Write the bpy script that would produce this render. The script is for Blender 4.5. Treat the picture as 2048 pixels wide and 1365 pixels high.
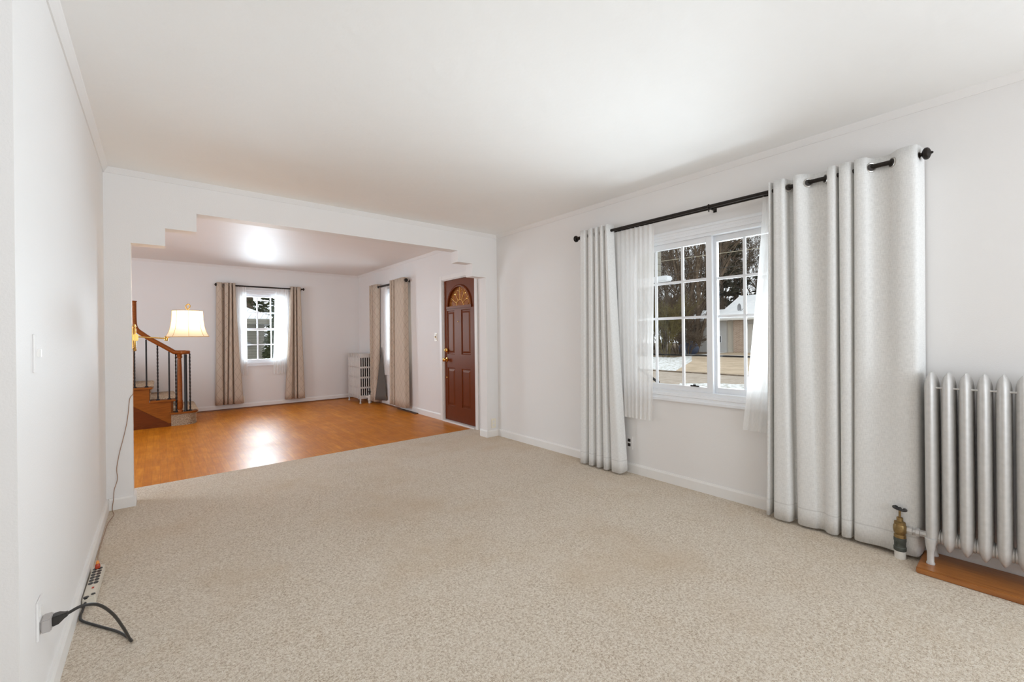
import bpy, bmesh, math, random
from mathutils import Vector, Matrix

# ---------------------------------------------------------------- camera, world, lights, exposure
scene = bpy.context.scene
for o in list(bpy.data.objects):
    bpy.data.objects.remove(o)
COL = scene.collection

# room dimensions in metres; X to the window wall, Y into the house, Z up
XR, XL, Y1, Y2 = 3.2126, -0.2964, 4.194, 8.9126
H1, H2 = 2.452, 2.503            # ceilings: front room, far room
PT = 0.135                       # partition thickness
YB = -2.6                        # rear wall
YL = 1.74                        # where the left wall ends
XD = -3.6                        # far side of the room left of the camera
XS = -2.6                        # stair side of the far room

F_PX, YAW, PIT, ROL, CY = 861.0, 0.68734, 0.00076, -0.01079, 675.264
cam_d = bpy.data.cameras.new('camera')
cam = bpy.data.objects.new('camera', cam_d)
COL.objects.link(cam)
_f = Vector((math.sin(YAW) * math.cos(PIT), math.cos(YAW) * math.cos(PIT), -math.sin(PIT)))
_r = Vector((math.cos(YAW), -math.sin(YAW), 0))
_u = _r.cross(_f)
r2 = _r * math.cos(ROL) + _u * math.sin(ROL)
u2 = -_r * math.sin(ROL) + _u * math.cos(ROL)
m = Matrix((r2, u2, -_f)).transposed().to_4x4()
m.translation = Vector((0, 0, 1.21))
cam.matrix_world = m
cam_d.sensor_width = 36
cam_d.lens = F_PX / 2048 * 36
cam_d.shift_y = -(682.5 - CY) / 2048
cam_d.clip_start = 0.05
cam_d.clip_end = 400
scene.camera = cam

world = bpy.data.worlds.new('overcast_sky')
scene.world = world
world.use_nodes = True
wn = world.node_tree
bgn = wn.nodes['Background']
bgn.inputs['Color'].default_value = (0.93, 0.96, 1.0, 1)
bgn.inputs['Strength'].default_value = 1.2

def area(name, loc, rot, sx, sy, power, col=(1, 1, 1)):
    d = bpy.data.lights.new(name, 'AREA')
    d.shape = 'RECTANGLE'
    d.size, d.size_y, d.energy, d.color = sx, sy, power, col
    o = bpy.data.objects.new(name, d)
    COL.objects.link(o)
    o.location = loc
    o.rotation_euler = rot
    return o

R90 = math.pi / 2
# daylight standing in the window openings (outside the glass) and added fill lamps at unseen openings
COOL = (0.83, 0.917, 1.0)
COOL_FAR = (0.76, 0.885, 1.0)
area('main_window_daylight', (XR + 0.22, 1.56, 1.38), (R90, 0, R90), 0.7, 1.1, 9, COOL).data.spread = 1.3
area('snow_glow_through_main_window', (XR + 0.30, 1.56, 0.95), (R90 + 0.6, 0, R90), 0.7, 0.5, 8, COOL).data.spread = 1.6
area('near_side_added_fill', (XR + 0.02, -1.5, 1.45), (R90, 0, R90), 1.6, 1.4, 16, COOL)  # added fill lamp out of view, no window known there
area('rear_added_fill', (1.45, YB - 0.02, 1.45), (R90, 0, 0), 2.6, 1.5, 36, COOL)  # added fill behind the camera, in an invented opening
area('rear_added_upward_fill', (1.45, YB - 0.02, 1.0), (R90 + 0.35, 0, 0), 2.6, 0.6, 10, COOL).data.spread = 1.2  # added upward fill from the same invented opening
area('far_window_daylight', (1.44, Y2 + 0.22, 1.42), (-R90, 0, 0), 0.55, 1.2, 32, COOL_FAR).data.spread = 1.9
area('entry_window_daylight', (XR + 0.22, 7.07, 1.42), (R90, 0, R90), 0.72, 1.2, 13, COOL_FAR)
area('stair_side_added_fill', (XS - 0.02, 6.0, 1.5), (R90, 0, -R90), 1.6, 1.4, 54, COOL_FAR)  # added fill for the far room, from an unseen opening

vs = scene.view_settings
vs.view_transform = 'Standard'
vs.look = 'None'
vs.gamma = 1
vs.use_curve_mapping = False
vs.exposure = 0.26
scene.cycles.use_denoising = True
scene.cycles.max_bounces = 14
scene.cycles.diffuse_bounces = 10
scene.cycles.transparent_max_bounces = 24
scene.cycles.sample_clamp_indirect = 8

# ---------------------------------------------------------------- helpers
def lin(r, g, b):
    f = lambda c: (c / 255 / 12.92) if c / 255 <= 0.04045 else ((c / 255 + 0.055) / 1.055) ** 2.4
    return (f(r), f(g), f(b), 1)

class NT:
    def __init__(s, name):
        s.m = bpy.data.materials.new(name)
        s.m.use_nodes = True
        s.t = s.m.node_tree
        s.p = s.t.nodes['Principled BSDF']
        s.out = s.t.nodes['Material Output']
    def n(s, kind, **kw):
        nd = s.t.nodes.new(kind)
        for k, v in kw.items():
            if k in nd.inputs:
                nd.inputs[k].default_value = v
            else:
                setattr(nd, k, v)
        return nd
    def l(s, a, b):
        s.t.links.new(a, b)
    def coords(s, scale=(1, 1, 1), kind='Object', rot=(0, 0, 0)):
        tc = s.n('ShaderNodeTexCoord')
        mp = s.n('ShaderNodeMapping')
        mp.inputs['Scale'].default_value = scale
        mp.inputs['Rotation'].default_value = rot
        s.l(tc.outputs[kind], mp.inputs['Vector'])
        return mp.outputs['Vector']
    def noise(s, vec, scale, detail=4, rough=0.55):
        nd = s.n('ShaderNodeTexNoise')
        nd.inputs['Scale'].default_value = scale
        nd.inputs['Detail'].default_value = detail
        nd.inputs['Roughness'].default_value = rough
        s.l(vec, nd.inputs['Vector'])
        return nd.outputs['Fac']
    def ramp(s, fac, stops):
        nd = s.n('ShaderNodeValToRGB')
        cr = nd.color_ramp
        while len(cr.elements) < len(stops):
            cr.elements.new(0.5)
        for e, (p, c) in zip(cr.elements, stops):
            e.position = p
            e.color = c
        s.l(fac, nd.inputs['Fac'])
        return nd.outputs['Color']
    def mixc(s, fac, a, b, mode='MIX'):
        nd = s.n('ShaderNodeMix', data_type='RGBA', blend_type=mode)
        for sock, v in ((0, fac), (6, a), (7, b)):
            if isinstance(v, (int, float)):
                nd.inputs[sock].default_value = v
            elif isinstance(v, tuple):
                nd.inputs[sock].default_value = v
            else:
                s.l(v, nd.inputs[sock])
        return nd.outputs[2]
    def math(s, op, a, b=0.0, c=None):
        nd = s.n('ShaderNodeMath', operation=op)
        for i, v in enumerate((a, b, c)):
            if v is None:
                continue
            if isinstance(v, (int, float)):
                nd.inputs[i].default_value = v
            else:
                s.l(v, nd.inputs[i])
        return nd.outputs[0]
    def bump(s, h, strength, dist=0.01):
        b = s.n('ShaderNodeBump')
        b.inputs['Strength'].default_value = strength
        b.inputs['Distance'].default_value = dist
        s.l(h, b.inputs['Height'])
        s.l(b.outputs['Normal'], s.p.inputs['Normal'])
        return b

def plain(name, col, rough=0.5, metal=0.0, vary=0.06, scale=30, bump=0.0, spec=0.5, coat=0.0):
    t = NT(name)
    v = t.coords()
    n = t.noise(v, scale)
    a = tuple(min(1, c * (1 - vary)) for c in col[:3]) + (1,)
    b = tuple(min(1, c * (1 + vary)) for c in col[:3]) + (1,)
    t.l(t.ramp(n, [(0.3, a), (0.7, b)]), t.p.inputs['Base Color'])
    t.p.inputs['Roughness'].default_value = rough
    t.p.inputs['Metallic'].default_value = metal
    t.p.inputs['Specular IOR Level'].default_value = spec
    t.p.inputs['Coat Weight'].default_value = coat
    if bump:
        t.bump(n, bump, 0.004)
    return t.m

M = {}
# painted plaster walls with a fine roller texture
def wall_mat(name, col, bs=0.22):
    t = NT(name)
    v = t.coords()
    big = t.noise(v, 1.3, 3)
    c0 = tuple(c * 0.985 for c in col[:3]) + (1,)
    t.l(t.ramp(big, [(0.3, c0), (0.7, col)]), t.p.inputs['Base Color'])
    t.p.inputs['Roughness'].default_value = 0.6
    t.p.inputs['Specular IOR Level'].default_value = 0.25
    t.bump(t.noise(v, 150, 4, 0.6), bs, 0.003)
    return t.m
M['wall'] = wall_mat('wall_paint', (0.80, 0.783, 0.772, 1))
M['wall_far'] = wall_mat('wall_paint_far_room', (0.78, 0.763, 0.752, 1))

def ceiling_mat(name, col, rough, spec, sy):
    t = NT(name)
    v = t.coords((1, sy, 1))
    warp = t.noise(v, 1.6, 5, 0.65)
    tc = t.n('ShaderNodeTexWave', wave_type='RINGS')
    tc.inputs['Scale'].default_value = 2.2
    tc.inputs['Distortion'].default_value = 14
    tc.inputs['Detail'].default_value = 4
    tc.inputs['Detail Scale'].default_value = 1.5
    t.l(v, tc.inputs['Vector'])
    fine = t.noise(v, 60, 4)
    h = t.math('ADD', t.math('MULTIPLY', tc.outputs['Fac'], 0.5), t.math('ADD', warp, t.math('MULTIPLY', fine, 0.25)))
    c0 = tuple(c * 0.985 for c in col[:3]) + (1,)
    t.l(t.ramp(warp, [(0.35, c0), (0.65, col)]), t.p.inputs['Base Color'])
    t.p.inputs['Roughness'].default_value = rough
    t.p.inputs['Specular IOR Level'].default_value = spec
    t.bump(h, 0.10, 0.012)
    return t.m
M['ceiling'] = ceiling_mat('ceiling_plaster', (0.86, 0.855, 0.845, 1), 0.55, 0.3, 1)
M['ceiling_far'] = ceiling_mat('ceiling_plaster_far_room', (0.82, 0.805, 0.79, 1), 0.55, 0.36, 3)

# carpet: flecked cream and brown pile with faint traffic stains
t = NT('flecked_carpet')
v = t.coords()
n1 = t.noise(v, 112, 3, 0.7)
n2 = t.noise(v, 330, 2, 0.6)
mix = t.math('ADD', t.math('MULTIPLY', n1, 0.55), t.math('MULTIPLY', n2, 0.45))
c = t.ramp(mix, [(0.32, (0.22, 0.145, 0.085, 1)), (0.42, (0.50, 0.39, 0.28, 1)), (0.51, (0.735, 0.635, 0.51, 1)), (0.64, (0.92, 0.86, 0.765, 1))])
blot = t.noise(v, 1.1, 4, 0.6)
c2 = t.mixc(t.math('MULTIPLY', t.ramp(blot, [(0.48, (0, 0, 0, 1)), (0.66, (1, 1, 1, 1))]), 0.45), c, (0.60, 0.45, 0.29, 1))
bl2 = t.noise(v, 3.3, 3)
c3 = t.mixc(t.ramp(bl2, [(0.35, (0, 0, 0, 1)), (0.75, (0.25, 0.25, 0.25, 1))]), c2, (0.78, 0.70, 0.60, 1))
t.l(c3, t.p.inputs['Base Color'])
t.p.inputs['Roughness'].default_value = 0.95
t.p.inputs['Specular IOR Level'].default_value = 0.1
t.p.inputs['Sheen Weight'].default_value = 0.15
t.bump(mix, 0.9, 0.012)
M['carpet'] = t.m

# oak strip floor, boards along Y
t = NT('oak_strip_floor')
v = t.coords((1, 1, 1), 'Object', (0, 0, R90))
br = t.n('ShaderNodeTexBrick')
br.offset = 0.37
br.inputs['Scale'].default_value = 1.0
br.inputs['Brick Width'].default_value = 0.9
br.inputs['Row Height'].default_value = 0.058
br.inputs['Mortar Size'].default_value = 0.0009
br.inputs['Mortar Smooth'].default_value = 0.3
br.inputs['Bias'].default_value = 0.0
br.inputs['Color1'].default_value = (0.25, 0.25, 0.25, 1)
br.inputs['Color2'].default_value = (0.75, 0.75, 0.75, 1)
br.inputs['Mortar'].default_value = (0.5, 0.5, 0.5, 1)
t.l(v, br.inputs['Vector'])
vg = t.coords((26, 1.6, 1))
grain = t.noise(vg, 2.2, 6, 0.6)
plank = t.math('MULTIPLY', br.outputs['Color'], 0.30)
fac = t.math('ADD', plank, t.math('MULTIPLY', grain, 0.7))
wood = t.ramp(fac, [(0.28, (0.43, 0.125, 0.008, 1)), (0.5, (0.60, 0.205, 0.015, 1)), (0.72, (0.74, 0.30, 0.030, 1))])
worn = t.noise(t.coords(), 1.0, 4, 0.65)
wood = t.mixc(t.math('MULTIPLY', t.ramp(worn, [(0.45, (0, 0, 0, 1)), (0.7, (1, 1, 1, 1))]), 0.45), wood, (0.48, 0.15, 0.010, 1))
mott = t.noise(t.coords((1.0, 0.5, 1)), 7.0, 5, 0.7)
wood = t.mixc(t.ramp(mott, [(0.36, (0.55, 0.55, 0.55, 1)), (0.62, (0, 0, 0, 1))]), wood, (0.40, 0.115, 0.007, 1))
wood = t.mixc(br.outputs['Fac'], wood, (0.33, 0.10, 0.010, 1))
t.l(wood, t.p.inputs['Base Color'])
t.l(t.ramp(worn, [(0.3, (0.33, 0.33, 0.33, 1)), (0.75, (0.47, 0.47, 0.47, 1))]), t.p.inputs['Roughness'])
t.p.inputs['Specular IOR Level'].default_value = 0.22
t.p.inputs['Specular Tint'].default_value = (1.0, 0.62, 0.28, 1)
t.bump(t.math('SUBTRACT', t.math('MULTIPLY', grain, 0.15), br.outputs['Fac']), 0.12, 0.002)
M['oak'] = t.m

def wood_mat(name, dark, light, rough, vec_scale, coat=0.3):
    t = NT(name)
    g = t.noise(t.coords(vec_scale), 3, 6, 0.6)
    t.l(t.ramp(g, [(0.3, dark), (0.7, light)]), t.p.inputs['Base Color'])
    t.p.inputs['Roughness'].default_value = rough
    t.p.inputs['Coat Weight'].default_value = coat
    t.p.inputs['Coat Roughness'].default_value = 0.2
    t.bump(g, 0.06, 0.002)
    return t.m
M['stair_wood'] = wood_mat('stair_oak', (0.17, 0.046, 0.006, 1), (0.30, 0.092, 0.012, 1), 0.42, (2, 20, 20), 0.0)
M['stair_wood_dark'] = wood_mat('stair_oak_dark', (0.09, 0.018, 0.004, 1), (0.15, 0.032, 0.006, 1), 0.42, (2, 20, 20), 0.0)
M['rail_wood'] = wood_mat('handrail_oak', (0.17, 0.042, 0.007, 1), (0.29, 0.078, 0.012, 1), 0.35, (3, 30, 30), 0.1)
M['board_wood'] = wood_mat('radiator_board_wood', (0.26, 0.085, 0.018, 1), (0.42, 0.16, 0.035, 1), 0.4, (28, 2, 20))
M['shoe_wood'] = plain('shoe_moulding_wood', (0.20, 0.07, 0.018, 1), 0.4, vary=0.15)
M['door'] = wood_mat('red_brown_door_paint', (0.108, 0.018, 0.0025, 1), (0.148, 0.026, 0.004, 1), 0.42, (60, 60, 3), 0.0)
for m_ in (M['door'], M['stair_wood'], M['stair_wood_dark'], M['rail_wood']):
    m_.node_tree.nodes['Principled BSDF'].inputs['Specular IOR Level'].default_value = 0.35
    m_.node_tree.nodes['Principled BSDF'].inputs['Specular Tint'].default_value = (1.0, 0.62, 0.36, 1)
M['trim'] = plain('white_trim_paint', (0.80, 0.785, 0.765, 1), 0.4, vary=0.015, scale=8)
M['vinyl'] = plain('white_vinyl', (0.80, 0.815, 0.84, 1), 0.35, vary=0.01, scale=8)
M['black'] = plain('oil_rubbed_bronze', (0.022, 0.017, 0.014, 1), 0.42, 0.6, vary=0.2, scale=60)
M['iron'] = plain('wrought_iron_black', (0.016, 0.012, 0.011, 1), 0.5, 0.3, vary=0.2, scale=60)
M['nickel'] = plain('brushed_nickel', (0.55, 0.53, 0.50, 1), 0.3, 1.0, vary=0.05)
M['brass'] = plain('polished_brass', (0.72, 0.44, 0.13, 1), 0.22, 1.0, vary=0.08)
M['old_brass'] = plain('aged_brass', (0.30, 0.20, 0.085, 1), 0.42, 0.85, vary=0.3, scale=50, bump=0.15)
M['green_pipe'] = plain('tarnished_coupling', (0.085, 0.092, 0.08, 1), 0.6, 0.4, vary=0.25, scale=60, bump=0.15)
M['black_plastic'] = plain('black_rubber', (0.02, 0.018, 0.017, 1), 0.45, vary=0.15)
M['beige_plastic'] = plain('beige_plastic', (0.66, 0.61, 0.52, 1), 0.4, vary=0.03)
M['grey_plastic'] = plain('grey_plastic', (0.43, 0.40, 0.385, 1), 0.45, vary=0.04)
M['white_plastic'] = plain('white_plastic', (0.78, 0.765, 0.74, 1), 0.35, vary=0.01)
M['ivory'] = plain('ivory_plastic', (0.83, 0.78, 0.66, 1), 0.35, vary=0.02)
M['dark'] = plain('dark_slot', (0.03, 0.022, 0.018, 1), 0.6, vary=0.2)
M['cord_brown'] = plain('brown_lamp_cord', (0.34, 0.20, 0.12, 1), 0.5, vary=0.1)
M['red_plug'] = plain('red_plug', (0.42, 0.045, 0.012, 1), 0.35, vary=0.1)
M['orange_plug'] = plain('orange_plug', (0.75, 0.26, 0.04, 1), 0.35, vary=0.1)
M['pipe_white'] = plain('white_pipe_paint', (0.72, 0.69, 0.64, 1), 0.5, vary=0.05)
M['rad_white'] = plain('radiator_white_paint', (0.60, 0.575, 0.545, 1), 0.42, 0.15, vary=0.05)
M['vent'] = plain('brown_register_enamel', (0.16, 0.065, 0.024, 1), 0.5, vary=0.2)
t = NT('silver_radiator_paint')
v = t.coords()
n = t.noise(v, 40, 4)
t.l(t.ramp(n, [(0.3, (0.57, 0.56, 0.545, 1)), (0.7, (0.64, 0.625, 0.61, 1))]), t.p.inputs['Base Color'])
t.p.inputs['Metallic'].default_value = 0.22
t.p.inputs['Roughness'].default_value = 0.46
t.bump(t.noise(v, 160, 3), 0.05, 0.002)
M['silver'] = t.m

# linen for the white curtains
def linen(name, col, vary, transl):
    t = NT(name)
    a = t.noise(t.coords((330, 40, 1), 'UV'), 1.0, 3, 0.6)
    b = t.noise(t.coords((40, 280, 1), 'UV'), 1.0, 3, 0.6)
    s = t.math('ADD', t.math('MULTIPLY', a, 0.55), t.math('MULTIPLY', b, 0.45))
    c0 = tuple(x * (1 - vary) for x in col[:3]) + (1,)
    cc = t.ramp(s, [(0.38, c0), (0.58, col)])
    sp = t.n('ShaderNodeSeparateXYZ')
    tc_ = t.n('ShaderNodeTexCoord')
    t.l(tc_.outputs['UV'], sp.inputs[0])
    seam = t.math('COMPARE', sp.outputs[1], 0.128, 0.0035)      # hem stitch line
    cc = t.mixc(t.math('MULTIPLY', seam, 0.35), cc, (0.50, 0.49, 0.47, 1))
    t.l(cc, t.p.inputs['Base Color'])
    t.p.inputs['Roughness'].default_value = 0.85
    t.p.inputs['Specular IOR Level'].default_value = 0.1
    bm = t.bump(s, 0.25, 0.002)
    tr = t.n('ShaderNodeBsdfTranslucent')
    t.l(cc, tr.inputs['Color'])
    mx = t.n('ShaderNodeMixShader')
    mx.inputs[0].default_value = transl
    t.l(t.p.outputs[0], mx.inputs[1])
    t.l(tr.outputs[0], mx.inputs[2])
    t.l(mx.outputs[0], t.out.inputs['Surface'])
    return t.m
M['linen'] = linen('white_linen', (0.87, 0.865, 0.85, 1), 0.14, 0.12)

# beige lattice curtain
t = NT('beige_lattice_fabric')
uv = t.n('ShaderNodeTexCoord')
sp = t.n('ShaderNodeSeparateXYZ')
t.l(uv.outputs['UV'], sp.inputs[0])
u_ = t.math('MULTIPLY', sp.outputs[0], 1 / 0.13)
v_ = t.math('MULTIPLY', sp.outputs[1], 1 / 0.19)
def lattice(op):
    q = t.math('FRACT', t.math(op, u_, v_), 0)
    d = t.math('ABSOLUTE', t.math('SUBTRACT', q, 0.5), 0)
    return t.math('GREATER_THAN', d, 0.463)
ln = t.math('MAXIMUM', lattice('ADD'), lattice('SUBTRACT'))
wv = t.noise(t.coords((500, 500, 1), 'UV'), 1.0, 3)
base = t.ramp(wv, [(0.35, (0.50, 0.41, 0.33, 1)), (0.65, (0.60, 0.505, 0.41, 1))])
t.l(t.mixc(t.math('MULTIPLY', ln, 0.55), base, (0.34, 0.265, 0.21, 1)), t.p.inputs['Base Color'])
t.p.inputs['Roughness'].default_value = 0.9
t.p.inputs['Specular IOR Level'].default_value = 0.1
M['lattice'] = t.m
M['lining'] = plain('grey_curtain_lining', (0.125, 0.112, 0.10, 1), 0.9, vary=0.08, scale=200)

# sheer voile
t = NT('white_sheer_voile')
a = t.noise(t.coords((500, 30, 1), 'UV'), 1.0, 3)
df = t.n('ShaderNodeBsdfDiffuse'); df.inputs['Color'].default_value = (0.92, 0.91, 0.895, 1)
tl = t.n('ShaderNodeBsdfTranslucent'); tl.inputs['Color'].default_value = (0.88, 0.875, 0.87, 1)
tp = t.n('ShaderNodeBsdfTransparent')
m1 = t.n('ShaderNodeMixShader'); m1.inputs[0].default_value = 0.34
t.l(df.outputs[0], m1.inputs[1]); t.l(tl.outputs[0], m1.inputs[2])
m2 = t.n('ShaderNodeMixShader')
t.l(t.math('ADD', 0.04, t.math('MULTIPLY', a, 0.26)), m2.inputs[0])
t.l(m1.outputs[0], m2.inputs[1]); t.l(tp.outputs[0], m2.inputs[2])
t.l(m2.outputs[0], t.out.inputs['Surface'])
M['sheer'] = t.m

def glass(name, col=(1, 1, 1, 1), refl=0.06, bump=0):
    t = NT(name)
    tp = t.n('ShaderNodeBsdfTransparent'); tp.inputs['Color'].default_value = col
    gl = t.n('ShaderNodeBsdfGlossy'); gl.inputs['Roughness'].default_value = 0.03
    mx = t.n('ShaderNodeMixShader'); mx.inputs[0].default_value = refl
    t.l(tp.outputs[0], mx.inputs[1]); t.l(gl.outputs[0], mx.inputs[2])
    t.l(mx.outputs[0], t.out.inputs['Surface'])
    return t.m
M['glass'] = glass('clear_glass', (0.97, 0.985, 0.98, 1), 0.012)
# amber textured fanlight glass
t = NT('amber_textured_glass')
tp = t.n('ShaderNodeBsdfTransparent'); tp.inputs['Color'].default_value = (0.40, 0.21, 0.085, 1)
df = t.n('ShaderNodeBsdfTranslucent'); df.inputs['Color'].default_value = (0.55, 0.30, 0.13, 1)
n = t.noise(t.coords(), 60, 3)
mx = t.n('ShaderNodeMixShader'); t.l(n, mx.inputs[0])
t.l(tp.outputs[0], mx.inputs[1]); t.l(df.outputs[0], mx.inputs[2])
gl = t.n('ShaderNodeBsdfGlossy'); gl.inputs['Roughness'].default_value = 0.12
m2 = t.n('ShaderNodeMixShader'); m2.inputs[0].default_value = 0.10
t.l(mx.outputs[0], m2.inputs[1]); t.l(gl.outputs[0], m2.inputs[2])
t.l(m2.outputs[0], t.out.inputs['Surface'])
M['amber'] = t.m

# lamp shade: translucent ivory silk, lit from within by the bulb
t = NT('ivory_silk_shade')
df = t.n('ShaderNodeBsdfDiffuse'); df.inputs['Color'].default_value = (0.88, 0.82, 0.74, 1)
tl = t.n('ShaderNodeBsdfTranslucent'); tl.inputs['Color'].default_value = (0.95, 0.87, 0.77, 1)
mx = t.n('ShaderNodeMixShader'); mx.inputs[0].default_value = 0.6
t.l(df.outputs[0], mx.inputs[1]); t.l(tl.outputs[0], mx.inputs[2])
t.l(mx.outputs[0], t.out.inputs['Surface'])
M['shade'] = t.m
t = NT('lit_bulb_glass')
t.p.inputs['Emission Color'].default_value = (1.0, 0.72, 0.40, 1)
t.p.inputs['Emission Strength'].default_value = 30
M['bulb'] = t.m

# outdoors
def two(name, a, b, scale, rough=0.9, lo=0.4, hi=0.6, bump=0.0, det=6):
    t = NT(name)
    n = t.noise(t.coords(), scale, det, 0.65)
    t.l(t.ramp(n, [(lo, a), (hi, b)]), t.p.inputs['Base Color'])
    t.p.inputs['Roughness'].default_value = rough
    t.p.inputs['Specular IOR Level'].default_value = 0.15
    if bump:
        t.bump(n, bump, 0.05)
    return t.m
M['snowgrass'] = two('snow_dusted_grass', (0.30, 0.28, 0.20, 1), (0.82, 0.83, 0.83, 1), 6, lo=0.36, hi=0.52)
M['snow'] = two('snow', (0.80, 0.82, 0.85, 1), (0.9, 0.9, 0.9, 1), 2)
M['roofsnow'] = two('snow_on_roof', (0.86, 0.87, 0.88, 1), (0.92, 0.92, 0.92, 1), 2)
M['asphalt'] = two('pale_road', (0.40, 0.335, 0.27, 1), (0.50, 0.43, 0.36, 1), 3)
M['drive'] = two('tan_concrete_drive', (0.46, 0.36, 0.255, 1), (0.57, 0.455, 0.33, 1), 1.2)
M['curb'] = two('wet_curb', (0.16, 0.12, 0.085, 1), (0.26, 0.21, 0.16, 1), 4)
M['mulch'] = two('leaf_litter', (0.13, 0.095, 0.06, 1), (0.26, 0.20, 0.14, 1), 3)
M['bark'] = two('grey_brown_bark', (0.085, 0.060, 0.040, 1), (0.165, 0.122, 0.085, 1), 3)
M['needles'] = two('pine_needles', (0.035, 0.034, 0.020, 1), (0.10, 0.088, 0.055, 1), 1.5)
M['shrub'] = two('dark_evergreen', (0.018, 0.026, 0.010, 1), (0.075, 0.085, 0.035, 1), 9)
M['willow'] = two('yellow_green_twigs', (0.085, 0.068, 0.03, 1), (0.165, 0.135, 0.055, 1), 4)
M['tarp'] = plain('blue_tarp', (0.05, 0.07, 0.13, 1), 0.5)
M['housewhite'] = plain('white_house_siding', (0.60, 0.59, 0.57, 1), 0.7, vary=0.04)
M['garage'] = plain('garage_door_white', (0.66, 0.64, 0.60, 1), 0.6, vary=0.02)
M['dishgrey'] = plain('grey_dish', (0.30, 0.30, 0.31, 1), 0.5)
M['wire'] = plain('pale_overhead_cable', (0.42, 0.38, 0.28, 1), 0.6)
M['wireblack'] = plain('dark_overhead_cable', (0.04, 0.035, 0.03, 1), 0.6)
t = NT('brick_pier')
br = t.n('ShaderNodeTexBrick')
br.inputs['Scale'].default_value = 1
br.inputs['Brick Width'].default_value = 0.25
br.inputs['Row Height'].default_value = 0.085
br.inputs['Mortar Size'].default_value = 0.012
br.inputs['Color1'].default_value = (0.42, 0.28, 0.20, 1)
br.inputs['Color2'].default_value = (0.55, 0.40, 0.30, 1)
br.inputs['Mortar'].default_value = (0.62, 0.55, 0.47, 1)
sp = t.n('ShaderNodeSeparateXYZ')
cb = t.n('ShaderNodeCombineXYZ')
t.l(t.coords(), sp.inputs[0])
t.l(t.math('ADD', sp.outputs[1], sp.outputs[0]), cb.inputs[0])
t.l(sp.outputs[2], cb.inputs[1])
t.l(cb.outputs[0], br.inputs['Vector'])
t.l(br.outputs['Color'], t.p.inputs['Base Color'])
t.p.inputs['Roughness'].default_value = 0.9
M['brick'] = t.m
t = NT('beige_lap_siding')
sp = t.n('ShaderNodeSeparateXYZ')
t.l(t.coords(), sp.inputs[0])
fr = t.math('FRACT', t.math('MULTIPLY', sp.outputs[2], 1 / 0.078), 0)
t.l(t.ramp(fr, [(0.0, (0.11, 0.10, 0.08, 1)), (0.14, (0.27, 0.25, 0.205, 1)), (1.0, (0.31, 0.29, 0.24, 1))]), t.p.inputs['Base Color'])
t.p.inputs['Roughness'].default_value = 0.8
M['siding'] = t.m
t = NT('striped_snow_roof')
sp = t.n('ShaderNodeSeparateXYZ')
t.l(t.coords(), sp.inputs[0])
fr = t.math('FRACT', t.math('MULTIPLY', t.math('ADD', sp.outputs[0], t.math('MULTIPLY', sp.outputs[2], -0.9)), 6.5), 0)
t.l(t.ramp(fr, [(0.0, (0.42, 0.44, 0.46, 1)), (0.16, (0.86, 0.88, 0.9, 1)), (1.0, (0.9, 0.9, 0.9, 1))]), t.p.inputs['Base Color'])
M['striproof'] = t.m
t = NT('flecked_stair_carpet')
v = t.coords()
n1 = t.noise(v, 70, 3, 0.7)
t.l(t.ramp(n1, [(0.38, (0.36, 0.22, 0.12, 1)), (0.5, (0.68, 0.51, 0.34, 1)), (0.62, (0.88, 0.76, 0.60, 1))]), t.p.inputs['Base Color'])
t.p.inputs['Roughness'].default_value = 0.95
t.bump(n1, 0.8, 0.01)
M['stair_carpet'] = t.m
M['riser_carpet'] = two('flecked_riser_carpet', (0.22, 0.14, 0.08, 1), (0.60, 0.49, 0.36, 1), 130, lo=0.42, hi=0.6, bump=0.5)

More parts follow.
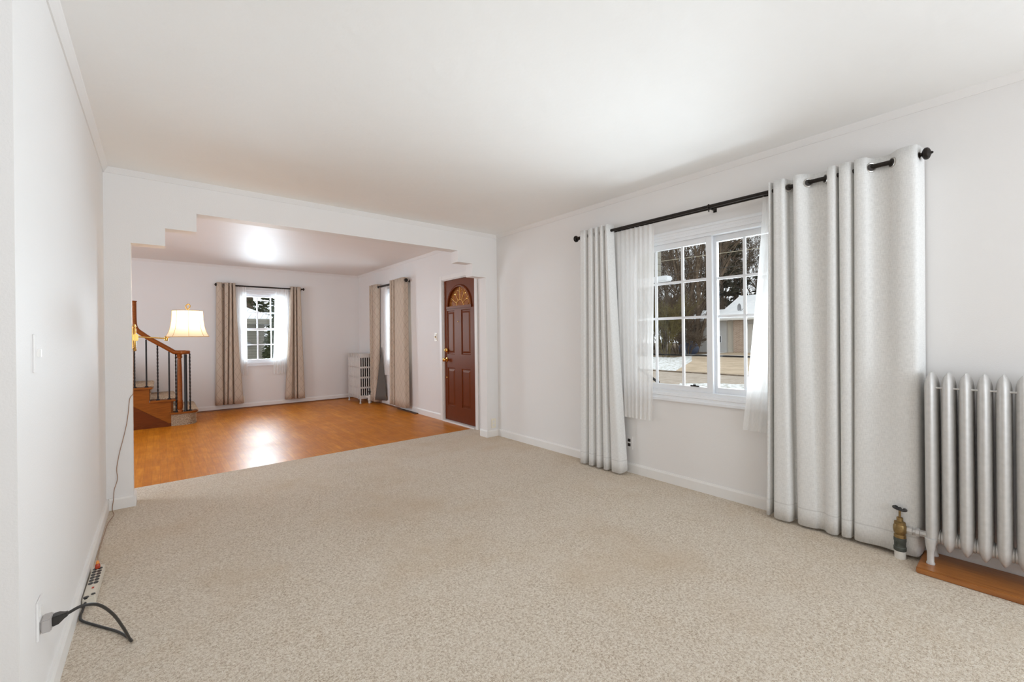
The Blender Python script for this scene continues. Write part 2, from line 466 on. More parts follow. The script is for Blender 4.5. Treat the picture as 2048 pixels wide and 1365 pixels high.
# ---------------------------------------------------------------- mesh building
class MB:
    def __init__(s):
        s.v, s.f, s.uv = [], [], {}
    def add(s, vs, fs):
        b = len(s.v)
        s.v += [tuple(p) for p in vs]
        s.f += [tuple(i + b for i in f) for f in fs]
        return s
    def box(s, x0, x1, y0, y1, z0, z1):
        x0, x1 = sorted((x0, x1)); y0, y1 = sorted((y0, y1)); z0, z1 = sorted((z0, z1))
        return s.add([(x0, y0, z0), (x1, y0, z0), (x1, y1, z0), (x0, y1, z0), (x0, y0, z1), (x1, y0, z1), (x1, y1, z1), (x0, y1, z1)],
                     [(0, 3, 2, 1), (4, 5, 6, 7), (0, 1, 5, 4), (1, 2, 6, 5), (2, 3, 7, 6), (3, 0, 4, 7)])
    def prism(s, pts, d):
        """closed outline of 3-D points swept along vector d"""
        n = len(pts)
        d = Vector(d)
        return s.add([Vector(p) for p in pts] + [Vector(p) + d for p in pts],
                     [tuple(range(n))[::-1], tuple(range(n, 2 * n))] + [(i, (i + 1) % n, n + (i + 1) % n, n + i) for i in range(n)])
    def loft(s, rings, cap=True):
        n = len(rings[0])
        vs = [p for r in rings for p in r]
        fs = []
        for k in range(len(rings) - 1):
            for i in range(n):
                j = (i + 1) % n
                fs.append((k * n + i, k * n + j, (k + 1) * n + j, (k + 1) * n + i))
        if cap:
            fs += [tuple(range(n))[::-1], tuple(range((len(rings) - 1) * n, len(rings) * n))]
        return s.add(vs, fs)
    def lathe(s, prof, c, axis='Z', n=20, sx=1, sy=1):
        rings = []
        for r, h in prof:
            ring = []
            for i in range(n):
                a = 2 * math.pi * i / n
                p, q = r * math.cos(a) * sx, r * math.sin(a) * sy
                if axis == 'Z': ring.append((c[0] + p, c[1] + q, c[2] + h))
                elif axis == 'Y': ring.append((c[0] + q, c[1] + h, c[2] + p))
                else: ring.append((c[0] + h, c[1] + p, c[2] + q))
            rings.append(ring)
        return s.loft(rings)
    def tube(s, pts, r, n=8, sq=(1, 1), twist=0.0):
        pts = [Vector(p) for p in pts]
        rs = r if isinstance(r, (list, tuple)) else [r] * len(pts)
        tang = [(pts[min(i + 1, len(pts) - 1)] - pts[max(i - 1, 0)]).normalized() for i in range(len(pts))]
        up = Vector((0, 0, 1)) if abs(tang[0].z) < 0.9 else Vector((0, 1, 0))
        nv = (up - tang[0] * up.dot(tang[0])).normalized()
        rings = []
        for i, p in enumerate(pts):
            nv = (nv - tang[i] * nv.dot(tang[i])).normalized()
            bv = tang[i].cross(nv)
            ring = []
            for k in range(n):
                a = 2 * math.pi * k / n + twist * i
                ring.append(p + nv * (math.cos(a) * rs[i] * sq[0]) + bv * (math.sin(a) * rs[i] * sq[1]))
            rings.append(ring)
        return s.loft(rings)
    def torus(s, c, R, r, axis='Z', n=24, k=8, tilt=None):
        rings = []
        for i in range(n):
            a = 2 * math.pi * i / n
            ring = []
            for j in range(k):
                b = 2 * math.pi * j / k
                q = (R + r * math.cos(b))
                p = Vector((q * math.cos(a), q * math.sin(a), r * math.sin(b)))
                if axis == 'Y': p = Vector((p.x, p.z, p.y))
                elif axis == 'X': p = Vector((p.z, p.x, p.y))
                if tilt: p = tilt @ p
                ring.append(Vector(c) + p)
            rings.append(ring)
        n0 = len(s.v)
        s.loft(rings, cap=False)
        m = k
        for j in range(m):
            a0, b0 = n0 + (n - 1) * m + j, n0 + (n - 1) * m + (j + 1) % m
            s.f.append((a0, b0, n0 + (j + 1) % m, n0 + j))
        return s
    def sphere(s, c, r, n=14, k=8, sc=(1, 1, 1)):
        rings = []
        for j in range(k + 1):
            b = -math.pi / 2 + math.pi * j / k
            rr = max(0.001 * r, math.cos(b) * r)
            rings.append([(c[0] + rr * math.cos(2 * math.pi * i / n) * sc[0], c[1] + rr * math.sin(2 * math.pi * i / n) * sc[1], c[2] + r * math.sin(b) * sc[2]) for i in range(n)])
        return s.loft(rings)

PARTS_OK = []
def build(mb, name, mat, parent=None, smooth=False, bevel=0.0, angle=35):
    me = bpy.data.meshes.new(name)
    off = Vector(parent['_o']) if parent is not None and '_o' in parent else Vector((0, 0, 0))
    me.from_pydata([tuple(Vector(p) - off) for p in mb.v], [], mb.f)
    bm = bmesh.new()
    bm.from_mesh(me)
    bmesh.ops.recalc_face_normals(bm, faces=bm.faces)
    if bevel:
        es = [e for e in bm.edges if len(e.link_faces) == 2 and e.calc_face_angle(0) > 0.6]
        bmesh.ops.bevel(bm, geom=es, offset=bevel, segments=2, affect='EDGES', clamp_overlap=True)
    for f in bm.faces:
        f.smooth = smooth
    if smooth:
        for e in bm.edges:
            if len(e.link_faces) == 2 and e.calc_face_angle(0) > math.radians(angle):
                e.smooth = False
    bm.to_mesh(me)
    bm.free()
    me.materials.append(mat)
    o = bpy.data.objects.new(name, me)
    COL.objects.link(o)
    if parent is not None:
        o.parent = parent
        if '_o' in parent:
            o['_o'] = list(off)
    return o

def tag(o, label, cat, group=None, kind=None):
    o['label'] = label
    o['category'] = cat
    if group: o['group'] = group
    if kind: o['kind'] = kind
    return o

def thing(name, loc, label, cat, group=None, kind=None):
    o = bpy.data.objects.new(name, None)
    COL.objects.link(o)
    o.location = loc
    o.empty_display_size = 0.05
    o['_o'] = list(loc)
    return tag(o, label, cat, group, kind)

def struct(mb, name, mat, label, cat, **kw):
    return tag(build(mb, name, mat, **kw), label, cat, kind='structure')

def crom(pts, n=8):
    """Catmull-Rom through points"""
    P = [Vector(p) for p in pts]
    P = [P[0] * 2 - P[1]] + P + [P[-1] * 2 - P[-2]]
    out = []
    for i in range(1, len(P) - 2):
        for k in range(n):
            u = k / n
            a, b, c, d = P[i - 1], P[i], P[i + 1], P[i + 2]
            out.append(0.5 * ((2 * b) + (c - a) * u + (2 * a - 5 * b + 4 * c - d) * u * u + (3 * b - a - 3 * c + d) * u ** 3))
    out.append(P[-2])
    return out

# ---------------------------------------------------------------- room shell
def holed(mb, fixed, a, b, z0, z1, holes, axis):
    """wall slab as boxes round rectangular holes; axis 'X': runs along Y at X in fixed; axis 'Y': runs along X"""
    cuts = sorted({a, b} | {h[0] for h in holes} | {h[1] for h in holes})
    for s, e in zip(cuts, cuts[1:]):
        zs = [z0]
        for h in sorted(holes, key=lambda h: h[2]):
            if h[0] <= s + 1e-6 and h[1] >= e - 1e-6:
                zs += [h[2], h[3]]
        zs.append(z1)
        for k in range(0, len(zs), 2):
            if zs[k + 1] - zs[k] > 1e-4:
                if axis == 'X': mb.box(fixed[0], fixed[1], s, e, zs[k], zs[k + 1])
                else: mb.box(s, e, fixed[0], fixed[1], zs[k], zs[k + 1])
    return mb

W1 = (0.805, 2.315, 0.742, 1.985)       # main window opening: Y0, Y1, Z0, Z1
D1 = (4.665, 5.505, -0.02, 2.045)       # front door opening
W3 = (6.70, 7.45, 0.80, 2.045)          # side window of the far room
W2 = (1.115, 1.885, 0.80, 2.045)        # far window: X0, X1, Z0, Z1
WB = (0.15, 2.75, 0.7, 2.2)  # this and the next three: unseen openings added to let fill light in
WN = (-2.35, -0.65, 0.7, 2.2)
WD = (-1.6, 0.8, 0.7, 2.2)
WS = (5.2, 6.8, 0.8, 2.2)
struct(holed(MB(), (XR, XR + 0.17), YB, Y1 + 0.002, -0.02, H1 + 0.1, [WN, W1], 'X'), 'wall_right', M['wall'], 'off white plaster wall around the wide window with white curtains', 'wall')
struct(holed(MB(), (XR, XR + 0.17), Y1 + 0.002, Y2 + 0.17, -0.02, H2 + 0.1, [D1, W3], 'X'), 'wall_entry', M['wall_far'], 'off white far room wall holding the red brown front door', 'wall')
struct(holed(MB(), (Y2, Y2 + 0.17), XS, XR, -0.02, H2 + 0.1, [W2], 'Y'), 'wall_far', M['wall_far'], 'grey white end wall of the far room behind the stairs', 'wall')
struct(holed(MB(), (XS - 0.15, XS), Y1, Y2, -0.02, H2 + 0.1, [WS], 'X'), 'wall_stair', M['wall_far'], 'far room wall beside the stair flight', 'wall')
struct(MB().box(XL - 0.12, XL, YL, Y1, -0.02, H1 + 0.1), 'wall_left', M['wall'], 'long off white plaster wall carrying the blank plate', 'wall')
struct(MB().box(XD, XL - 0.12, YL, YL + 0.12, -0.02, H1 + 0.1), 'wall_return', M['wall'], 'wall end face at the picture edge, turning away', 'wall')
struct(holed(MB(), (YB - 0.15, YB), XD, XR, -0.02, H1 + 0.1, [WB], 'Y'), 'wall_back', M['wall'], 'wall behind the camera', 'wall')
struct(holed(MB(), (XD - 0.15, XD), YB, YL, -0.02, H1 + 0.1, [WD], 'X'), 'wall_side', M['wall'], 'outer wall of the room beside the camera', 'wall')
out = [(XS, 0), (-0.152, 0), (-0.152, 1.93), (0.045, 1.93), (0.045, 2.065), (0.239, 2.065), (0.239, 2.208), (2.653, 2.208), (2.653, 2.078), (2.85, 2.078), (2.85, 1.93), (3.045, 1.93), (3.045, 0), (XR, 0), (XR, 2.6), (XS, 2.6)]
struct(MB().prism([(x, Y1, z) for x, z in out], (0, PT, 0)), 'wall_partition', M['wall'], 'partition wall with wide opening whose upper corners step down', 'wall')
struct(MB().box(XD, XR, YB, Y1 + 0.001, H1, H1 + 0.12), 'ceiling', M['ceiling'], 'white swirled plaster ceiling of the carpeted room', 'ceiling')
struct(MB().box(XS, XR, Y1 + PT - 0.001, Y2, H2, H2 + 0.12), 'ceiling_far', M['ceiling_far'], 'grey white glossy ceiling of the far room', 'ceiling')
struct(MB().prism([(XD, YB, -0.1), (XR, YB, -0.1), (XR, 4.735, -0.1), (XS, 4.655, -0.1), (XS, YL, -0.1), (XD, YL, -0.1)], (0, 0, 0.106)), 'floor_carpet', M['carpet'], 'flecked beige wall-to-wall carpet', 'carpet floor')
struct(MB().box(XS, XR + 0.1, 4.60, Y2, -0.1, 0.0), 'floor_wood', M['oak'], 'honey coloured oak strip floor of the far room', 'wood floor')

# baseboards with a small bevelled top; profile in (out, z)
BP = [(0, 0), (0.015, 0), (0.015, 0.075), (0.009, 0.09), (0, 0.09)]
def base(name, label, p0, p1, inward, mat='trim', prof=BP, z=0.0):
    a, b, n = Vector((*p0, z)), Vector((*p1, z)), Vector((*inward, 0))
    mb = MB().prism([a + n * o + Vector((0, 0, h)) for o, h in prof], b - a)
    return struct(mb, name, M[mat], label, 'baseboard' if 'base' in name else 'trim')
base('baseboard_right', 'white baseboard below the wide curtained window', (XR, YB), (XR, Y1), (-1, 0))
base('baseboard_left', 'white baseboard along the left wall by the power strip', (XL, YL), (XL, Y1), (1, 0))
base('baseboard_post', 'short white baseboard on the post left of the opening', (XL + 0.015, Y1), (-0.152, Y1), (0, -1))
base('baseboard_post_end', 'baseboard return on the jamb of the left post', (-0.152, Y1 - 0.015), (-0.152, Y1 + PT), (1, 0))
base('baseboard_stub', 'short white baseboard on the stub beside the front door', (3.045, Y1), (XR - 0.015, Y1), (0, -1))
base('baseboard_stub_end', 'baseboard return on the jamb of the stub by the door', (3.045, Y1 - 0.015), (3.045, Y1 + PT), (-1, 0))
base('baseboard_entry', 'white baseboard between the front door and the far radiator', (XR, 5.575), (XR, Y2), (-1, 0))
base('baseboard_far', 'white baseboard along the far wall behind the beige curtains', (0.46, Y2), (XR, Y2), (0, -1))
SP = [(0.015, 0), (0.033, 0), (0.030, 0.012), (0.022, 0.02), (0.015, 0.021)]
base('trim_1', 'brown wood shoe strip at the foot of the far wall', (0.46, Y2), (XR, Y2), (0, -1), 'shoe_wood', SP)
base('trim_2', 'brown wood shoe strip along the wall by the front door', (XR, 6.93), (XR, Y2), (-1, 0), 'shoe_wood', SP)
CP = [(0, 0), (0, -0.037), (0.006, -0.037), (0.010, -0.030), (0.024, -0.010), (0.028, -0.005), (0.030, 0)]
base('trim_3', 'slim white crown strip above the curtained window', (XR, YB), (XR, Y1), (-1, 0), 'wall', CP, H1)
base('trim_4', 'slim white crown strip on top of the left wall', (XL, YL), (XL, Y1), (1, 0), 'wall', CP, H1)
base('trim_5', 'slim white crown strip above the stepped opening', (XL, Y1), (XR, Y1), (0, -1), 'wall', CP, H1)
base('trim_6', 'crown strip along the far room end wall', (XS, Y2), (XR, Y2), (0, -1), 'wall_far', CP, H2)
base('trim_7', 'crown strip above the front door wall', (XR, Y1 + PT), (XR, Y2), (-1, 0), 'wall_far', CP, H2)

# ---------------------------------------------------------------- windows
def casing_mb(mb, to3, a0, a1, z0, z1, w):
    """stepped picture-frame moulding round an opening; to3(s, d, z): d = out of the wall into the room"""
    prof = [(0, 0), (0, 0.012), (w * 0.3, 0.016), (w * 0.36, 0.010), (w * 0.62, 0.014), (w * 0.70, 0.022), (w, 0.022), (w, 0)]
    rings = []
    for (s, z, ds, dz) in ((a0, z0, -1, -1), (a1, z0, 1, -1), (a1, z1, 1, 1), (a0, z1, -1, 1)):
        rings.append([to3(s + ds * o, d, z + dz * o) for o, d in prof])
    n = len(prof)
    b = len(mb.v)
    mb.v += [p for r in rings for p in r]
    for k in range(4):
        q = (k + 1) % 4
        for i in range(n):
            j = (i + 1) % n
            mb.f.append((b + k * n + i, b + k * n + j, b + q * n + j, b + q * n + i))
    return mb

def bar(mb, to3, s0, s1, d0, d1, z0, z1):
    p = [to3(s, d, z) for s in (s0, s1) for d in (d0, d1) for z in (z0, z1)]
    xs, ys, zs = zip(*p)
    return mb.box(min(xs), max(xs), min(ys), max(ys), min(zs), max(zs))

def ring_bars(mb, to3, s0, s1, z0, z1, d0, d1, w, wb=None):
    wb = wb or w
    bar(mb, to3, s0, s0 + w, d0, d1, z0, z1); bar(mb, to3, s1 - w, s1, d0, d1, z0, z1)
    bar(mb, to3, s0 + w, s1 - w, d0, d1, z0, z0 + wb); bar(mb, to3, s0 + w, s1 - w, d0, d1, z1 - w, z1)
    return mb

rw = lambda s, d, z: (XR - d, s, z)          # on the window wall
fw_ = lambda s, d, z: (s, Y2 - d, z)         # on the far wall

def muntins(mb, to3, s_list, z_list, s0, s1, z0, z1, d0, d1, w):
    for s in s_list: bar(mb, to3, s - w / 2, s + w / 2, d0, d1, z0, z1)
    for z in z_list: bar(mb, to3, s0, s1, d0 + 0.001, d1 - 0.001, z - w / 2, z + w / 2)
    return mb

# main window: two sliding sashes
w = thing('window_1', (XR, 1.56, W1[2]), 'wide white sliding window with grilles between white curtains', 'window', kind='structure')
build(casing_mb(MB(), rw, W1[0], W1[1], W1[2], W1[3], 0.062), 'casing', M['vinyl'], w)
build(ring_bars(MB(), rw, W1[0], W1[1], W1[2], W1[3], -0.13, -0.002, 0.024, 0.024), 'frame', M['vinyl'], w)
sa = build(ring_bars(MB(), rw, 1.553, W1[1] - 0.024, 0.766, 1.961, -0.055, -0.022, 0.045, 0.042), 'sash', M['vinyl'], w, bevel=0.002)
build(muntins(MB(), rw, (1.800, 2.038), (1.350, 1.640), 1.598, 2.246, 0.808, 1.916, -0.052, -0.040, 0.020), 'muntin_grid', M['vinyl'], sa)
build(bar(MB(), rw, 1.598, 2.246, -0.058, -0.054, 0.808, 1.916), 'glass_pane', M['glass'], sa)
sb = build(ring_bars(MB(), rw, W1[0] + 0.024, 1.580, 0.766, 1.961, -0.10, -0.062, 0.045, 0.042), 'sash', M['vinyl'], w, bevel=0.002)
build(muntins(MB(), rw, (1.108, 1.345), (1.350, 1.640), 0.874, 1.535, 0.808, 1.916, -0.096, -0.084, 0.020), 'muntin_grid', M['vinyl'], sb)
build(bar(MB(), rw, 0.874, 1.535, -0.103, -0.099, 0.808, 1.916), 'glass_pane', M['glass'], sb)
build(MB().box(XR + 0.118, XR + 0.128, W1[0] + 0.024, W1[1] - 0.024, 1.040, 1.054), 'storm_rail', M['black'], w)
lk = MB().box(XR + 0.015, XR + 0.03, 1.66, 1.73, 0.808, 0.818)
lk.box(XR + 0.012, XR + 0.02, 1.683, 1.705, 0.816, 0.826)
build(lk, 'latch', M['black'], w, bevel=0.002)

def hung_window(name, to3, a0, a1, z0, z1, loc, label):
    w = thing(name, loc, label, 'window', kind='structure')
    build(casing_mb(MB(), to3, a0, a1, z0, z1, 0.062), 'casing', M['vinyl'], w)
    build(ring_bars(MB(), to3, a0, a1, z0, z1, -0.13, -0.002, 0.02), 'frame', M['vinyl'], w)
    i0, i1 = a0 + 0.02, a1 - 0.02
    zm = (z0 + z1) / 2 - 0.02
    wd = i1 - i0 - 0.08
    ms = [i0 + 0.04 + wd / 3, i0 + 0.04 + 2 * wd / 3]
    for k, (za, zb, d0) in enumerate(((zm - 0.02, z1 - 0.02, -0.10), (z0 + 0.02, zm + 0.02, -0.06))):
        s = build(ring_bars(MB(), to3, i0, i1, za, zb, d0, d0 + 0.035, 0.04), 'sash', M['vinyl'], w)
        build(muntins(MB(), to3, ms, [(za + zb) / 2], i0 + 0.04, i1 - 0.04, za + 0.04, zb - 0.04, d0 + 0.004, d0 + 0.016, 0.022), 'muntin_grid', M['vinyl'], s)
        build(bar(MB(), to3, i0 + 0.04, i1 - 0.04, d0, d0 + 0.003, za + 0.04, zb - 0.04), 'glass_pane', M['glass'], s)
hung_window('window_2', fw_, W2[0], W2[1], W2[2], W2[3], (1.5, Y2, W2[2]), 'white double hung window in the far end wall, beige curtains beside it')
hung_window('window_3', rw, W3[0], W3[1], W3[2], W3[3], (XR, 7.07, W3[2]), 'narrow window slit between curtains near the far radiator')

# ---------------------------------------------------------------- front door
d = thing('door_1', (XR, 5.09, 0), 'red brown front door with arched fanlight and four raised panels', 'door', kind='structure')
cas = MB()
cas.box(XR - 0.018, XR, 5.505, 5.568, 0, 2.105)
cas.box(XR - 0.018, XR, 4.600, 4.665, 0, 2.105)
cas.box(XR - 0.018, XR, 4.665, 5.505, 2.045, 2.105)
cas.box(XR - 0.002, XR + 0.15, 5.493, 5.505, 0, 2.045)
cas.box(XR - 0.002, XR + 0.15, 4.665, 4.682, 0, 2.045)
cas.box(XR - 0.002, XR + 0.15, 4.682, 5.493, 2.033, 2.045)
build(cas, 'door_frame', M['trim'], d, bevel=0.003)
build(MB().box(XR - 0.03, XR + 0.15, 4.682, 5.493, 0.0, 0.022), 'threshold', M['trim'], d, bevel=0.004)
xs = XR + 0.022                       # room-side face of the slab
Ya, Yb, Za, Zb = 4.686, 5.489, 0.028, 2.03
panels = [(5.218, 5.418, 0.975, 1.595), (4.812, 5.045, 0.975, 1.595), (5.215, 5.418, 0.235, 0.78), (4.822, 5.045, 0.235, 0.78)]
fan = (5.098, 1.652, 0.288, 0.272)    # centre Y, springing Z, radius in Y, height
fr = (fan[0] - 0.315, fan[0] + 0.315, 1.63, 1.96)
slab = MB()
holes = panels + [fr]
cy_ = sorted({Ya, Yb} | {h[0] for h in holes} | {h[1] for h in holes})
cz_ = sorted({Za, Zb} | {h[2] for h in holes} | {h[3] for h in holes})
for y0, y1 in zip(cy_, cy_[1:]):
    for z0, z1 in zip(cz_, cz_[1:]):
        ym, zm = (y0 + y1) / 2, (z0 + z1) / 2
        if not any(h[0] < ym < h[1] and h[2] < zm < h[3] for h in holes):
            slab.add([(xs, y0, z0), (xs, y1, z0), (xs, y1, z1), (xs, y0, z1)], [(0, 1, 2, 3)])
            slab.add([(xs + 0.044, y0, z0), (xs + 0.044, y1, z0), (xs + 0.044, y1, z1), (xs + 0.044, y0, z1)], [(0, 3, 2, 1)])
for y in (Ya, Yb):
    slab.add([(xs, y, Za), (xs + 0.044, y, Za), (xs + 0.044, y, Zb), (xs, y, Zb)], [(0, 1, 2, 3)])
for z in (Za, Zb):
    slab.add([(xs, Ya, z), (xs + 0.044, Ya, z), (xs + 0.044, Yb, z), (xs, Yb, z)], [(0, 1, 2, 3)])
# spandrel between the arch and its rectangle
NA = 24
arc = [(fan[0] + fan[2] * math.cos(math.pi * i / NA), fan[1] + fan[3] * math.sin(math.pi * i / NA)) for i in range(NA + 1)]
def to_rect(y, z):
    dy, dz = y - fan[0], z - fan[1]
    k = min((0.315 / abs(dy)) if abs(dy) > 1e-6 else 9, ((fr[3] - fan[1]) / dz) if dz > 1e-6 else 9)
    return (fan[0] + dy * k, fan[1] + dz * k)
for i in range(NA):
    a, b = arc[i], arc[i + 1]
    A, B = to_rect(*a), to_rect(*b)
    if abs(A[0] - B[0]) > 1e-5 and abs(A[1] - B[1]) > 1e-5:
        slab.add([(xs, *A), (xs, A[0] if abs(abs(A[0] - fan[0]) - 0.315) < 1e-5 else B[0], fr[3]), (xs, *B)], [(0, 1, 2)])
    slab.add([(xs, *a), (xs, *A), (xs, *B), (xs, *b)], [(0, 1, 2, 3)])
    slab.add([(xs, *a), (xs, *b), (xs + 0.044, *b), (xs + 0.044, *a)], [(0, 1, 2, 3)])
slab.add([(xs, fr[0], fr[2]), (xs, fr[1], fr[2]), (xs, fr[1], fan[1]), (xs, fr[0], fan[1])], [(0, 1, 2, 3)])
sl = build(slab, 'door_slab', M['door'], d)
for (y0, y1, z0, z1) in panels:
    pm = MB()
    lv = [(0, 0.0), (0.008, 0.010), (0.020, 0.010), (0.046, 0.001)]
    rings = [[(xs + dep, y0 + i, z0 + i), (xs + dep, y1 - i, z0 + i), (xs + dep, y1 - i, z1 - i), (xs + dep, y0 + i, z1 - i)] for i, dep in lv]
    pm.loft(rings, cap=False)
    n = len(pm.v)
    pm.f.append((n - 4, n - 3, n - 2, n - 1))
    pm.add([(xs + 0.044, y0, z0), (xs + 0.044, y1, z0), (xs + 0.044, y1, z1), (xs + 0.044, y0, z1)], [(0, 1, 2, 3)])
    build(pm, 'raised_panel', M['door'], sl)
am = MB()
pr = [(1.0, 0.0), (1.0, -0.010), (1.05, -0.016), (1.10, -0.010), (1.115, 0.0)]
am.loft([[(xs + dx, fan[0] + (a[0] - fan[0]) * k, fan[1] + (a[1] - fan[1]) * k) for k, dx in pr] for a in arc])
am.box(xs - 0.014, xs, fan[0] - fan[2] * 1.115, fan[0] + fan[2] * 1.115, fan[1] - 0.03, fan[1] + 0.004)
build(am, 'arch_moulding', M['door'], d)
gm = MB()
gm.prism([(xs + 0.02, y, z) for y, z in arc], (0.005, 0, 0))
fg = build(gm, 'fanlight_glass', M['amber'], d)
lm = MB()
for k in range(1, 6):
    a = math.pi * k / 6
    p0 = (xs + 0.016, fan[0] + 0.09 * math.cos(a), fan[1] + 0.09 * math.sin(a))
    p1 = (xs + 0.016, fan[0] + fan[2] * math.cos(a), fan[1] + fan[3] * math.sin(a))
    lm.tube([p0, p1], 0.004, 6)
lm.tube([(xs + 0.016, fan[0] + 0.09 * math.cos(math.pi * i / 14), fan[1] + 0.09 * math.sin(math.pi * i / 14)) for i in range(15)], 0.004, 6)
for k in range(6):
    a0, a1 = math.pi * k / 6, math.pi * (k + 1) / 6
    lm.tube([(xs + 0.016, fan[0] + (0.19 + 0.045 * math.sin(math.pi * t_ / 8)) * math.cos(a0 + (a1 - a0) * t_ / 8), fan[1] + (0.185 + 0.045 * math.sin(math.pi * t_ / 8)) * math.sin(a0 + (a1 - a0) * t_ / 8)) for t_ in range(9)], 0.003, 5)
build(lm, 'leading', M['brass'], fg)
kx = xs
def knob(y, z, r, name):
    mb = MB().lathe([(r * 1.05, 0), (r * 1.1, -0.006), (r * 0.5, -0.010), (r * 0.42, -0.030), (r * 0.8, -0.038), (r, -0.050), (r * 0.85, -0.062), (r * 0.3, -0.068), (0.001, -0.069)], (kx, y, z), 'X', 18)
    return build(mb, name, M['brass'], d, smooth=True)
knob(5.430, 0.893, 0.029, 'door_knob')
build(MB().lathe([(0.03, 0), (0.032, -0.012), (0.024, -0.022), (0.012, -0.026), (0.012, -0.040), (0.001, -0.041)], (kx, 5.430, 1.03), 'X', 18), 'deadbolt', M['brass'], d, smooth=True)
build(MB().lathe([(0.008, 0), (0.009, -0.004), (0.004, -0.006), (0.001, -0.006)], (kx, 5.115, 1.435), 'X', 12), 'peephole', M['brass'], d, smooth=True)
build(MB().lathe([(0.011, 0), (0.012, -0.006), (0.005, -0.010), (0.001, -0.010)], (kx, 5.435, 0.635), 'X', 12), 'lock_button', M['brass'], d, smooth=True)
for z in (1.78, 1.03, 0.28):
    hb = MB().box(xs - 0.003, xs + 0.002, 4.683, 4.712, z - 0.05, z + 0.05)
    hb.lathe([(0.007, -0.052), (0.007, 0.052)], (xs - 0.006, 4.686, z), 'Z', 10)
    build(hb, 'hinge', M['pipe_white'], d)

# ---------------------------------------------------------------- curtains
def lobes_to_knots(top, bot, df_t=0.137, db_t=0.068, df_b=0.137, db_b=0.072):
    k = []
    for (a, b), (c, e) in zip(top, bot):
        s = 1 if b < a else -1
        wt, wb = min(0.012, abs(a - b) * 0.25), min(0.016, abs(c - e) * 0.25)
        k += [(a + s * 0.003, db_t, c + s * 0.003, db_b), (a, (db_t + df_t) / 2, c, (db_b + df_b) / 2), (a - s * wt, df_t, c - s * wb, df_b),
              ((a + b) / 2, df_t + 0.002, (c + e) / 2, df_b + 0.005), (b + s * wt, df_t, e + s * wb, df_b), (b, (db_t + df_t) / 2, e, (db_b + df_b) / 2), (b - s * 0.003, db_t, e - s * 0.003, db_b)]
    return k

def sheet(knots, z_top, z_bot, to3, nv=24, sub=4, thick=0.0, hemwave=0.0, fl=1.0):
    top = crom([(a, b, 0) for a, b, _, _ in knots], sub)
    bot = crom([(c, e, 0) for _, _, c, e in knots], sub)
    nu = len(top)
    mb = MB()
    arc = [0]
    for i in range(1, nu):
        arc.append(arc[-1] + (bot[i] - bot[i - 1]).length)
    verts, uvs = [], []
    for j in range(nv + 1):
        v = j / nv
        e = v ** 1.25
        for i in range(nu):
            p = top[i].lerp(bot[i], e)
            p.y = top[i].y + (bot[i].y - top[i].y) * v ** fl
            zb = z_bot + hemwave * (0.5 - (bot[i].y - 0.06) / 0.09)
            z = z_top + (zb - z_top) * v
            verts.append(to3(p.x, max(0.004, p.y), z))
            uvs.append((arc[i], z))
    fs = [(j * nu + i, j * nu + i + 1, (j + 1) * nu + i + 1, (j + 1) * nu + i) for j in range(nv) for i in range(nu - 1)]
    mb.add(verts, fs)
    mb.uvl = uvs
    return mb

def cloth(mb, name, mat, parent=None, thick=0.003):
    o = build(mb, name, mat, parent, smooth=True, angle=80)
    uvl = o.data.uv_layers.new(name='UVMap')
    for lp in o.data.loops:
        uvl.data[lp.index].uv = mb.uvl[lp.vertex_index]
    if thick:
        md = o.modifiers.new('thickness', 'SOLIDIFY')
        md.thickness = thick
        md.offset = 0
    return o

def curtain(name, label, cat, group, loc, knots, zt, zb, to3, mat, grommets=(), rod_d=0.1, rod_z=2.147, axis='Y', thick=0.003, hem=0.0, nv=24, tilt=0, fl=1.0):
    c = thing(name, loc, label, cat, group)
    cloth(sheet(knots, zt, zb, to3, nv=nv, hemwave=hem, fl=fl), 'fabric_panel', mat, c, thick)
    for g in grommets:
        s, tl = g if isinstance(g, tuple) else (g, tilt)
        rot = Matrix.Rotation(math.radians(tl), 3, 'Z')
        p = Vector(to3(s, rod_d, rod_z - 0.004)) + (rot @ Vector((0, -1 if tl < 0 else 1, 0))) * (0.009 if abs(tl) > 30 else 0)
        gr = build(MB().torus(p, 0.023, 0.0045, axis, 24, 8, rot), 'grommet', M['nickel'], c, smooth=True)
        mb = MB().lathe([(0.0205, -0.0022), (0.0205, 0.0022)], (0, 0, 0), axis, 20)
        mb.v = [tuple(p + rot @ Vector(q)) for q in mb.v]
        build(mb, 'eyelet_shade_disc', M['dark'], gr)  # dark disc painted as the shade inside the ring
    return c

ROD_Z = 2.147
G1 = 'white linen curtain panels on the wide window'
curtain('white_curtain', 'white linen curtain drawn into tight pleats, beside the blank wall', 'curtain', G1, (XR - 0.1, 2.5, 2.2),
        lobes_to_knots([(2.722, 2.645), (2.625, 2.565), (2.548, 2.505), (2.49, 2.445), (2.43, 2.392)], [(2.752, 2.665), (2.648, 2.575), (2.558, 2.495), (2.478, 2.405), (2.39, 2.268)], 0.145, 0.06, 0.145, 0.065),
        2.198, 0.030, rw, M['linen'], (2.64, 2.56, 2.50, 2.44), 0.1, ROD_Z, 'Y', hem=0.02, tilt=-20)
ka = lobes_to_knots([(1.106, 1.090)], [(1.142, 1.112)], 0.13, 0.068, 0.125, 0.072)
ka += lobes_to_knots([(1.080, 1.005)], [(1.096, 0.985)], 0.137, 0.066, 0.138, 0.075)
ka += lobes_to_knots([(0.968, 0.90)], [(0.962, 0.86)], 0.137, 0.066, 0.132, 0.078)[:-3]
